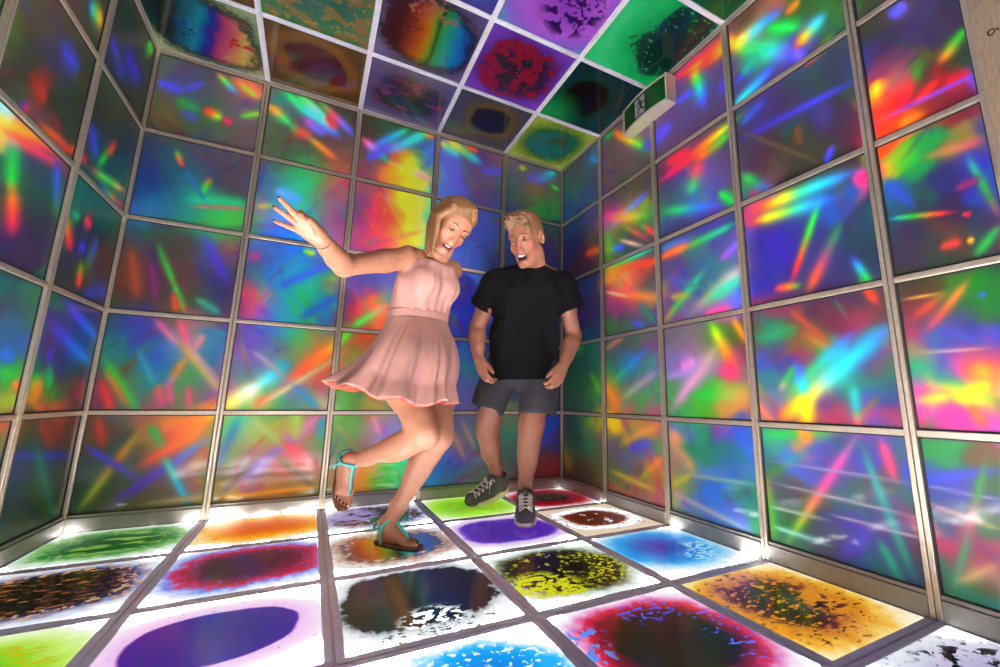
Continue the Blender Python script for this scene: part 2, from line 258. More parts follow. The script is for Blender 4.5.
# the foil sheets: soft colour patches (along, up, size, size, colour) and lamp reflections painted as rainbow streaks (from, to, width, colours), in tiles along and up each wall
FOIL = {}
FOIL['B'] = ('''0.14,4.51,0.14,0.21,4a5440 0.40,4.49,0.17,0.24,3f4048 0.27,4.44,0.12,0.17,40408c 0.71,4.49,0.16,0.23,5a4a52 0.83,4.66,0.09,0.13,8a5a40 0.15,4.10,0.13,0.18,5a4434 0.25,3.96,0.14,0.21,3c4c34 0.53,4.17,0.14,0.19,2c5a38 0.81,4.08,0.14,0.20,5c4a54 0.69,3.92,0.14,0.19,4c5440 0.87,4.36,0.13,0.18,5a4c5c 0.10,3.62,0.12,0.16,2a3458 0.13,3.35,0.14,0.19,203a6c 0.27,3.50,0.12,0.17,1f4a5c 0.28,3.17,0.13,0.17,24566e 0.46,3.67,0.12,0.17,3a4a60 0.53,3.40,0.12,0.16,2c5868 0.72,3.63,0.16,0.21,4a3c48 0.88,3.50,0.14,0.19,4c3848 0.79,3.83,0.12,0.17,54404c 0.41,3.09,0.16,0.22,2c7a7c 0.19,2.99,0.09,0.13,3c64a8 0.58,3.02,0.13,0.18,2a8c64 0.76,3.00,0.12,0.16,3ca048 0.93,3.02,0.11,0.14,4ea838 0.15,2.71,0.10,0.14,34505c 0.10,2.50,0.09,0.12,5a4038 0.13,2.30,0.10,0.14,6c4030 0.15,2.06,0.10,0.14,4e5028 0.22,2.47,0.09,0.12,4a4060 0.31,2.33,0.11,0.14,5c2c50 0.31,2.08,0.11,0.14,4a4040 0.34,2.70,0.09,0.13,3a4a3c 0.44,2.56,0.11,0.15,4a4038 0.48,2.25,0.09,0.12,5c4038 0.54,2.68,0.10,0.13,4a4440 0.55,2.47,0.10,0.13,5c3c3c 0.65,2.17,0.10,0.12,4a5038 0.67,2.65,0.10,0.13,45607c 0.77,2.51,0.12,0.15,3c3c80 0.89,2.26,0.14,0.17,34346c 0.82,2.14,0.12,0.15,2c3a5c 0.89,2.75,0.10,0.13,904058 0.94,2.93,0.09,0.11,3a7850 0.92,2.53,0.10,0.13,4c5048 1.00,2.05,0.09,0.11,8a3050 0.47,2.00,0.08,0.10,5c5030 0.14,1.77,0.10,0.13,30506c 0.11,1.57,0.10,0.13,2c8868 0.28,1.80,0.10,0.13,4a4098 0.40,1.69,0.12,0.15,3050a8 0.34,1.88,0.09,0.12,5a3c90 0.23,1.58,0.10,0.13,2c5aa8 0.39,1.50,0.10,0.13,2a60b4 0.51,1.46,0.11,0.13,2a74a8 0.38,1.31,0.10,0.13,2a8a7c 0.23,1.35,0.09,0.11,3c9450 0.53,1.26,0.09,0.11,3a9470 0.14,1.25,0.10,0.13,7a4860 0.09,1.12,0.10,0.12,7c4058 0.26,1.12,0.10,0.13,6c6470 0.60,1.66,0.09,0.12,7090b0 0.64,1.91,0.08,0.10,a06070 0.76,1.92,0.11,0.14,9a6050 0.88,1.68,0.12,0.14,2c88a0 0.85,1.52,0.12,0.14,3064a8 0.71,1.37,0.11,0.14,3c9c3c 0.65,1.27,0.09,0.12,4c8c48 0.85,1.22,0.10,0.12,7c5ca0 0.97,1.28,0.10,0.12,b06090 0.52,1.12,0.09,0.11,904c60 0.71,1.11,0.09,0.11,6c7058 0.95,1.11,0.08,0.10,d07050 0.74,1.77,0.10,0.12,8090a0 0.13,0.85,0.10,0.12,6a4a30 0.25,0.76,0.10,0.12,445048 0.20,0.59,0.10,0.12,304850 0.21,0.33,0.09,0.12,34503c 0.32,0.50,0.10,0.12,40583c 0.37,0.62,0.09,0.11,5c6030 0.49,0.75,0.09,0.11,6a7434 0.47,0.89,0.09,0.11,b07040 0.66,0.89,0.09,0.11,e08030 0.82,0.84,0.10,0.11,e08830 0.77,0.65,0.11,0.13,d07038 0.64,0.48,0.11,0.13,6a4c70 0.56,0.31,0.10,0.12,60603c 0.41,0.32,0.10,0.12,5c5c34 0.76,0.38,0.11,0.13,9a5c78 0.91,0.46,0.10,0.11,a08038 0.92,0.65,0.10,0.11,c87838 0.89,0.28,0.09,0.11,6c7050 0.68,0.21,0.09,0.11,6c6050 0.29,0.24,0.08,0.10,5c6030 1.10,4.44,0.10,0.13,2c6a60 1.13,4.19,0.12,0.15,3c4c3c 1.25,3.98,0.14,0.18,3c5040 1.11,3.93,0.10,0.12,3c5a40 1.41,3.90,0.14,0.18,3c5c40 1.41,4.42,0.12,0.16,603c60 1.55,4.67,0.13,0.17,403c30 1.78,4.61,0.13,0.17,3c3c30 1.75,4.26,0.13,0.16,4c3c44 1.66,4.10,0.13,0.16,54423c 1.89,4.04,0.13,0.16,5c4a3c 1.58,3.81,0.10,0.13,50643c 1.28,4.18,0.12,0.16,504038 1.15,3.57,0.13,0.17,405c78 1.17,3.33,0.13,0.17,4a70a0 1.34,3.62,0.12,0.15,2ca088 1.49,3.60,0.14,0.18,20b068 1.55,3.81,0.10,0.13,30a858 1.64,3.70,0.13,0.15,7a7840 1.81,3.68,0.15,0.18,a85050 1.83,3.43,0.15,0.18,8a5c78 1.96,3.20,0.13,0.15,985078 1.46,3.40,0.12,0.15,38a088 1.38,3.26,0.12,0.15,4898d8 1.25,3.05,0.13,0.16,3c78e0 1.14,2.91,0.09,0.12,5080c8 1.46,2.92,0.14,0.17,2c80d8 1.64,3.14,0.12,0.15,3c9c70 1.71,2.97,0.12,0.15,5888a0 1.84,3.89,0.13,0.16,945048 1.14,3.18,0.07,0.09,b08060 1.10,3.32,0.07,0.09,a07050 1.87,2.94,0.13,0.15,a85880 1.10,2.73,0.11,0.14,5c508c 1.24,2.76,0.13,0.16,3c609c 1.48,2.74,0.14,0.16,2c68b4 1.73,2.79,0.12,0.14,38589c 1.13,2.45,0.11,0.13,3c6470 1.36,2.49,0.11,0.14,2c70b0 1.56,2.46,0.14,0.16,2090a0 1.74,2.43,0.14,0.16,109c70 1.68,2.25,0.14,0.16,1c9c70 1.48,2.22,0.12,0.14,1c88a8 1.29,2.25,0.11,0.13,6c70a0 1.10,2.20,0.08,0.10,f07030 1.07,2.28,0.08,0.10,d04060 1.09,2.04,0.09,0.11,e0388c 1.20,2.08,0.09,0.11,c060a0 1.36,2.04,0.11,0.13,4090b0 1.93,2.28,0.13,0.14,2c80b8 1.86,2.51,0.08,0.10,909050 1.94,2.46,0.08,0.10,b06878 1.90,2.04,0.12,0.14,2070c0 1.60,2.03,0.12,0.13,18a088 1.16,2.61,0.09,0.11,60508c 1.07,1.85,0.10,0.13,5048a8 1.27,1.81,0.13,0.15,4060c0 1.22,1.65,0.11,0.13,5a48b0 1.09,1.69,0.09,0.10,6850a0 1.47,1.88,0.11,0.13,2c98a0 1.62,1.84,0.12,0.13,48b050 1.59,1.67,0.10,0.11,70a050 1.77,1.80,0.14,0.16,b87840 1.93,1.70,0.12,0.14,c08038 1.44,1.72,0.11,0.13,505c80 1.14,1.59,0.12,0.15,a06490 1.09,1.48,0.10,0.12,a07878 1.12,1.38,0.10,0.12,3068a8 1.25,1.44,0.11,0.12,4068b0 1.12,1.23,0.09,0.10,60a048 1.23,1.34,0.09,0.10,50c070 1.32,1.55,0.13,0.15,a0709c 1.47,1.45,0.11,0.13,60b098 1.36,1.18,0.11,0.12,50b060 1.40,1.29,0.09,0.10,38b870 1.60,1.56,0.10,0.11,907060 1.75,1.52,0.14,0.15,c86040 1.86,1.41,0.14,0.15,d05040 1.92,1.25,0.12,0.13,b0606c 1.67,1.30,0.12,0.13,8080a0 1.59,1.19,0.11,0.13,6c60b0 1.56,1.08,0.11,0.13,309850 1.74,1.12,0.12,0.13,4c9868 1.94,1.09,0.10,0.11,c0c090 1.30,1.15,0.07,0.08,f0a040 2.00,1.53,0.08,0.09,d07040 1.06,0.83,0.10,0.12,70b868 1.18,0.88,0.09,0.10,40b0a0 1.16,0.69,0.10,0.12,50c080 1.07,0.45,0.10,0.11,6c6050 1.05,0.22,0.10,0.11,808838 1.17,0.26,0.10,0.11,a07838 1.25,0.63,0.10,0.12,b07a50 1.27,0.83,0.09,0.10,c0b090 1.40,0.83,0.11,0.12,80b040 1.58,0.88,0.11,0.12,c09048 1.72,0.82,0.11,0.12,d06050 1.81,0.87,0.10,0.11,b060a0 1.47,0.63,0.11,0.12,b08058 1.40,0.48,0.11,0.12,8868a8 1.61,0.52,0.11,0.12,e06868 1.75,0.56,0.11,0.12,e05c70 1.59,0.32,0.11,0.12,9c6850 1.47,0.23,0.11,0.12,a0803c 1.74,0.21,0.11,0.12,908038 1.87,0.30,0.11,0.12,90704c 1.33,0.29,0.10,0.12,8c6858 1.23,0.44,0.08,0.10,a06898 1.91,0.61,0.10,0.10,50a050 1.90,0.45,0.10,0.10,a06870 1.96,0.15,0.10,0.10,808c40 1.69,0.72,0.09,0.10,60a050 2.13,4.60,0.14,0.17,3c2c24 2.31,4.66,0.12,0.15,2c5038 2.63,4.55,0.15,0.18,2c3428 2.83,4.68,0.13,0.15,3c4430 2.22,4.27,0.14,0.17,44384c 2.18,3.98,0.14,0.17,64404c 2.35,4.10,0.14,0.17,a06048 2.54,4.06,0.15,0.17,d08030 2.73,4.03,0.15,0.17,e0c030 2.65,4.26,0.13,0.15,70a838 2.55,4.23,0.10,0.12,f05828 2.85,4.32,0.13,0.15,3c68a8 2.95,4.13,0.11,0.12,60a050 2.19,3.81,0.14,0.16,905048 2.90,4.48,0.13,0.15,4060a0 2.04,3.55,0.11,0.13,4c4078 2.02,3.35,0.11,0.13,5c3c80 2.15,3.64,0.11,0.13,905070 2.20,3.39,0.11,0.13,b03868 2.33,3.62,0.12,0.14,f04048 2.32,3.35,0.12,0.13,e84058 2.44,3.71,0.11,0.12,f87828 2.46,3.44,0.11,0.12,f06028 2.56,3.74,0.11,0.13,ffb010 2.58,3.47,0.11,0.12,ffa818 2.69,3.77,0.11,0.13,fff020 2.70,3.50,0.11,0.12,fff030 2.82,3.73,0.10,0.11,e8f040 2.81,3.43,0.11,0.13,f0f060 2.92,3.76,0.09,0.10,70e070 2.95,3.55,0.09,0.10,40d0a0 2.93,3.34,0.10,0.11,60e0a0 2.13,3.11,0.11,0.13,904080 2.31,3.08,0.12,0.13,b84068 2.47,3.22,0.11,0.12,e07040 2.66,3.22,0.11,0.12,f0c030 2.05,2.76,0.11,0.12,6c4c80 2.10,2.48,0.11,0.12,5850a0 2.23,2.56,0.11,0.12,384890 2.40,2.59,0.12,0.13,5058a8 2.14,2.30,0.11,0.12,b03868 2.31,2.26,0.11,0.12,f04838 2.43,2.28,0.11,0.12,f86030 2.49,2.22,0.09,0.10,f89020 2.11,2.08,0.11,0.12,a83080 2.27,2.10,0.11,0.12,c83850 2.42,2.09,0.11,0.12,f06828 2.19,2.41,0.09,0.10,904080 2.48,2.37,0.09,0.10,40b0b0 2.65,2.49,0.14,0.15,7050a0 2.78,2.25,0.15,0.15,a05080 2.87,2.79,0.15,0.16,5060b0 2.07,1.88,0.11,0.12,80a040 2.09,1.71,0.11,0.11,a06840 2.24,1.83,0.11,0.12,e05030 2.16,1.54,0.11,0.11,60a858 2.08,1.20,0.10,0.11,50b048 2.25,1.09,0.11,0.11,508838 2.46,1.09,0.11,0.11,a09040 2.48,1.61,0.16,0.17,a06050 2.82,1.76,0.17,0.17,7060a0 2.85,1.27,0.17,0.17,609080 2.16,0.92,0.12,0.13,60b048 2.37,0.87,0.13,0.13,a08088 2.54,0.81,0.11,0.11,9070a0 2.66,0.69,0.14,0.14,8080b0 2.12,0.71,0.12,0.13,608c60 2.19,0.49,0.10,0.11,808058 2.34,0.59,0.11,0.11,907060 2.11,0.29,0.10,0.10,a08040 2.46,0.37,0.13,0.13,f0902c 2.37,0.27,0.11,0.11,e0a040 2.57,0.42,0.11,0.11,c0c040 2.70,0.41,0.13,0.13,30d040 2.80,0.24,0.11,0.11,28d058 2.84,0.46,0.12,0.11,30d8c0 2.92,0.51,0.09,0.09,30d0e0 2.92,0.23,0.12,0.11,58b8c8 2.64,0.20,0.11,0.11,70d050 3.09,0.33,0.12,0.11,5090e0 3.11,4.47,0.17,0.19,5868d0 3.20,4.20,0.17,0.18,5c58d8 3.10,3.95,0.14,0.15,4c70c8 3.47,4.66,0.15,0.16,504878 3.70,4.57,0.15,0.16,5c4068 3.48,4.28,0.18,0.19,545070 3.78,4.28,0.18,0.19,685068 3.64,4.01,0.18,0.19,5c4c68 3.84,4.77,0.16,0.17,806050 3.35,4.01,0.14,0.15,5060a8 3.87,3.99,0.15,0.16,4c4868 3.62,3.71,0.18,0.18,5c58b0 3.81,3.60,0.18,0.18,4868a8 3.59,3.40,0.17,0.18,6068c8 3.87,3.84,0.15,0.16,4c5c98 3.70,3.21,0.18,0.18,5070c0 3.53,3.10,0.14,0.14,5c78f0 3.47,2.95,0.14,0.14,5060e8 3.66,2.84,0.14,0.14,3c80c0 3.86,3.02,0.18,0.18,3c5880 3.26,2.85,0.16,0.17,5868c0 3.55,2.61,0.17,0.17,5848d0 3.68,2.35,0.17,0.17,4060d8 3.54,2.14,0.17,0.16,5450e8 3.72,2.02,0.14,0.14,3070b0 3.30,2.18,0.16,0.16,5058c8 3.45,1.80,0.16,0.16,4c78d0 3.60,1.55,0.16,0.16,508cb0 3.50,1.29,0.16,0.15,6c68b8 3.68,1.16,0.14,0.13,8070a0 3.43,0.91,0.16,0.15,7c6890 3.63,0.79,0.16,0.15,607c98 3.50,0.67,0.13,0.12,a07080 3.77,0.66,0.14,0.12,508898 3.39,0.43,0.15,0.14,5c70c8 3.27,0.27,0.15,0.14,4890d8 3.58,0.30,0.16,0.14,6878b0 3.78,0.23,0.16,0.15,7c7888 3.40,0.11,0.13,0.12,6c78b0 4.11,0.78,0.14,0.13,40988c 4.19,0.52,0.15,0.13,508080 4.23,0.27,0.14,0.13,7c7078 4.15,0.91,0.12,0.10,8c9070 3.66,0.06,0.13,0.12,80808c 4.26,4.57,0.17,0.17,605468 4.60,4.50,0.17,0.17,584c5c 4.18,4.31,0.16,0.17,3c5c60 4.35,4.19,0.17,0.17,4c5848 4.19,3.99,0.16,0.16,3c4c70 4.60,4.01,0.21,0.20,3c8838 4.74,3.96,0.18,0.17,307848 4.51,4.31,0.14,0.14,a06048 4.81,4.31,0.14,0.14,4c6050 4.83,3.65,0.18,0.16,5c4c70 4.87,3.34,0.18,0.16,50487c 4.89,2.95,0.17,0.16,3c4c6c 4.46,2.59,0.26,0.24,4c4c78 4.89,1.90,0.17,0.15,4c5070 4.48,1.45,0.22,0.19,5c607c 4.91,1.32,0.15,0.13,4c4c6c 3.99,2.53,0.21,0.20,4858a0 4.02,1.70,0.21,0.19,5068a0 4.77,0.84,0.13,0.11,3c58c0 4.72,0.63,0.13,0.11,4060d8 4.90,0.56,0.13,0.11,544888 4.80,0.30,0.13,0.11,a04858 4.90,0.10,0.13,0.11,a83840 4.57,0.25,0.14,0.12,8c5058''',
'''0.05,4.39,0.27,4.37,0.071,4a4ac8;0.27,4.37,0.43,4.54,0.049,4848a0;0.53,4.69,0.74,4.50,0.046,e0703a 58c040 30a0c0 4050c0;0.46,4.23,0.65,4.15,0.072,c03828 e85020 a0b030 30a040;0.63,4.17,0.73,4.13,0.060,b03050;0.22,4.26,0.44,4.17,0.093,2c7a40;0.30,4.15,0.42,4.05,0.065,40488c;0.66,4.68,0.97,4.56,0.116,a06040 e07050;0.74,4.64,0.93,4.53,0.038,80a030;0.79,4.24,0.98,4.36,0.056,40a040 90a040;0.30,3.68,0.38,3.50,0.035,40a040 c07030 b83040;0.56,3.24,0.62,3.45,0.043,30b040 50b040 d06030;0.44,3.16,1.00,3.24,0.101,28a080 28a870;0.49,3.10,1.00,3.19,0.034,a07060;0.40,3.50,0.60,3.19,0.028,306090;0.27,2.69,0.49,2.22,0.040,3c6a40 40a040 58b040;0.47,2.26,0.59,1.99,0.040,30c068 40b040 c08030;0.64,2.81,0.91,2.31,0.071,4858b0 4c3ca8 4438a0;0.48,2.18,0.52,1.98,0.039,c04040 d85030;0.66,2.14,0.88,2.00,0.057,40a060 3c90a0;0.10,2.57,0.22,2.07,0.059,904c3a a05034;0.27,2.46,0.35,2.08,0.038,7c2c6c;0.06,1.50,0.37,1.01,0.057,40b060 30c038 34c040 40b070;0.09,1.39,0.30,1.05,0.042,a0a048 c08a38 a07048;0.37,1.90,0.58,1.66,0.049,c060a0 d07090 c090a0;0.56,1.92,0.68,1.61,0.047,d86070 e06080 d070a0;0.58,1.70,0.99,1.21,0.058,c09060 d0a050 b0b060 d0a080;0.68,1.63,0.97,1.28,0.033,c0a0b0 a08090;0.66,1.54,0.56,1.26,0.059,d09050 c08040 a080a0;0.71,1.61,0.77,1.78,0.052,d08090 d09090;0.07,1.30,0.19,1.01,0.054,d04848 e04040;0.48,1.27,0.54,1.05,0.066,d0704a d05868 c05090;0.55,1.31,0.61,1.08,0.045,c06090 d05878;0.71,1.27,0.75,1.05,0.046,c05888 d05868;0.29,1.59,0.46,1.26,0.037,3090b8 30a098;0.75,1.82,0.97,1.79,0.051,4070a0 30909c;0.39,0.80,0.09,0.16,0.055,c0a030 c07830 a0a838 889830;0.05,0.72,0.49,0.38,0.043,5048d8 4848c8 5040b8 5050a0;0.96,0.77,0.27,0.18,0.073,60a0d0 6878d8 6040c0 5c40b8 6c58a8;0.47,0.89,0.62,0.66,0.043,30b060 40b060;0.58,0.66,0.87,0.13,0.043,50c080 30c0b0 30b0d0 3090c8;0.44,0.51,0.86,0.84,0.084,c05050 e06030 f07820 f88c18;0.10,0.97,0.18,0.68,0.052,b04838 c04030 904030;0.50,0.18,1.01,0.22,0.036,909050 a08868;0.60,0.75,1.01,1.04,0.115,c85838 e87828 f89818 fcc428;1.00,1.03,1.32,1.31,0.110,ffd040 fff490 f4ffe8 d0fff4;1.29,1.28,1.57,1.56,0.103,b0f4f4 58dce8 34b0c8 2890a8;1.16,4.71,1.80,4.32,0.095,30b850 30d878 30c8e0 4090f0 5858f0;1.33,4.72,1.74,4.40,0.080,30e050 80f0a0 50f0d0 50c0f0;1.03,4.49,1.29,4.30,0.076,e07030 e08830 40b060 30b050;1.27,4.29,1.51,4.21,0.080,30a050 c04838 e04040;1.55,4.71,1.97,4.39,0.069,40d040 c05060 7868f0 5050d0;1.44,4.23,1.83,3.99,0.053,308060 e08030 d07030 805038;1.41,4.44,1.64,4.29,0.080,b05090 7060d8 5c50c8;1.63,4.56,1.75,4.40,0.078,d03838 c03848;1.21,3.46,1.48,3.41,0.074,6898d0 5888d0;1.07,3.23,1.23,3.29,0.046,d09050 60a060;1.33,2.34,1.89,2.73,0.066,3058b8 3860c0 5058b8;1.55,2.81,1.68,2.79,0.048,40c040 d0c030;1.60,2.03,1.98,2.34,0.066,2060b0 3060b0;1.04,2.67,1.16,2.65,0.067,a04878;1.53,1.29,1.98,1.76,0.086,d07860 e86038 f08020 f09c28;1.29,1.07,1.58,1.32,0.062,f07040 c09070 a07090;1.37,1.11,2.09,1.68,0.043,d0d0a0 c0b080 c09060;1.60,1.30,1.87,1.05,0.059,7080b8 3888b0 3098b8;1.20,1.65,1.53,1.37,0.038,a890b0 a0a0a0;1.91,1.67,2.14,1.94,0.066,f0a028 90d038 50e048;1.17,0.99,1.03,0.45,0.062,30b0a0 3080a8 6878a8 5088b0;1.90,0.97,1.17,0.26,0.082,d890b0 b070c0 9068b8 8068b8 a08078;1.28,0.93,1.65,0.62,0.054,b0b080 a0b060 90b050;1.31,0.51,1.04,0.13,0.048,706058 685848;1.52,0.57,1.96,0.18,0.045,806848 706050;1.55,0.72,1.93,0.40,0.064,d05868 e04860 d07070;1.92,0.96,1.92,0.71,0.059,3090b0 40a090;1.11,0.19,1.95,0.23,0.030,c08818 d09418 c89018;1.67,1.01,1.69,0.72,0.093,90d050 b0a050;2.18,4.29,2.62,4.72,0.073,5868e8 4080e0 30a0b8 30c060;2.37,4.29,2.86,4.74,0.088,7070f0 48a0f8 38d0d0 40e860;2.05,4.39,2.41,4.15,0.072,e05050 c070d0 3080c0 38b050;2.12,4.10,2.39,4.40,0.071,4848c0 5850d0;2.44,4.23,2.79,4.23,0.131,f04828 f09028 c0c030 60b840;2.41,4.15,2.96,4.06,0.059,f0a060 e8a090 e080a0;2.82,4.73,2.95,4.68,0.065,f0b030 e06030;2.30,3.91,2.72,4.17,0.115,d07030 f08820 f0b820 f0e030;2.14,1.97,2.52,2.30,0.070,40e040 50d848 c0b080 e08098;2.02,0.92,2.40,0.54,0.050,88b050 807060;2.44,0.98,2.54,0.75,0.053,c090a0;3.03,4.65,3.32,4.51,0.083,f0c030 60c060 40c0d0 5090f0;3.11,4.73,3.65,4.49,0.085,f08020 f0d030 70e060 40d0d0 4090f0;3.40,4.69,3.58,4.69,0.064,e06030;3.63,4.38,4.01,4.47,0.092,5c50b8;3.36,0.85,3.58,0.42,0.037,c09898 c0a090 b09090;3.52,0.91,3.71,0.54,0.038,b09898 b09888;3.13,0.13,3.32,0.44,0.101,40b0f0 4888e0 5868c8;4.38,4.44,4.60,4.57,0.076,6058d8;4.53,4.45,4.88,4.73,0.091,6068e0 4090d8 30c8d0;4.88,4.48,4.85,4.40,0.080,40c040;4.29,4.66,4.31,4.57,0.070,e0a030 60c040''')
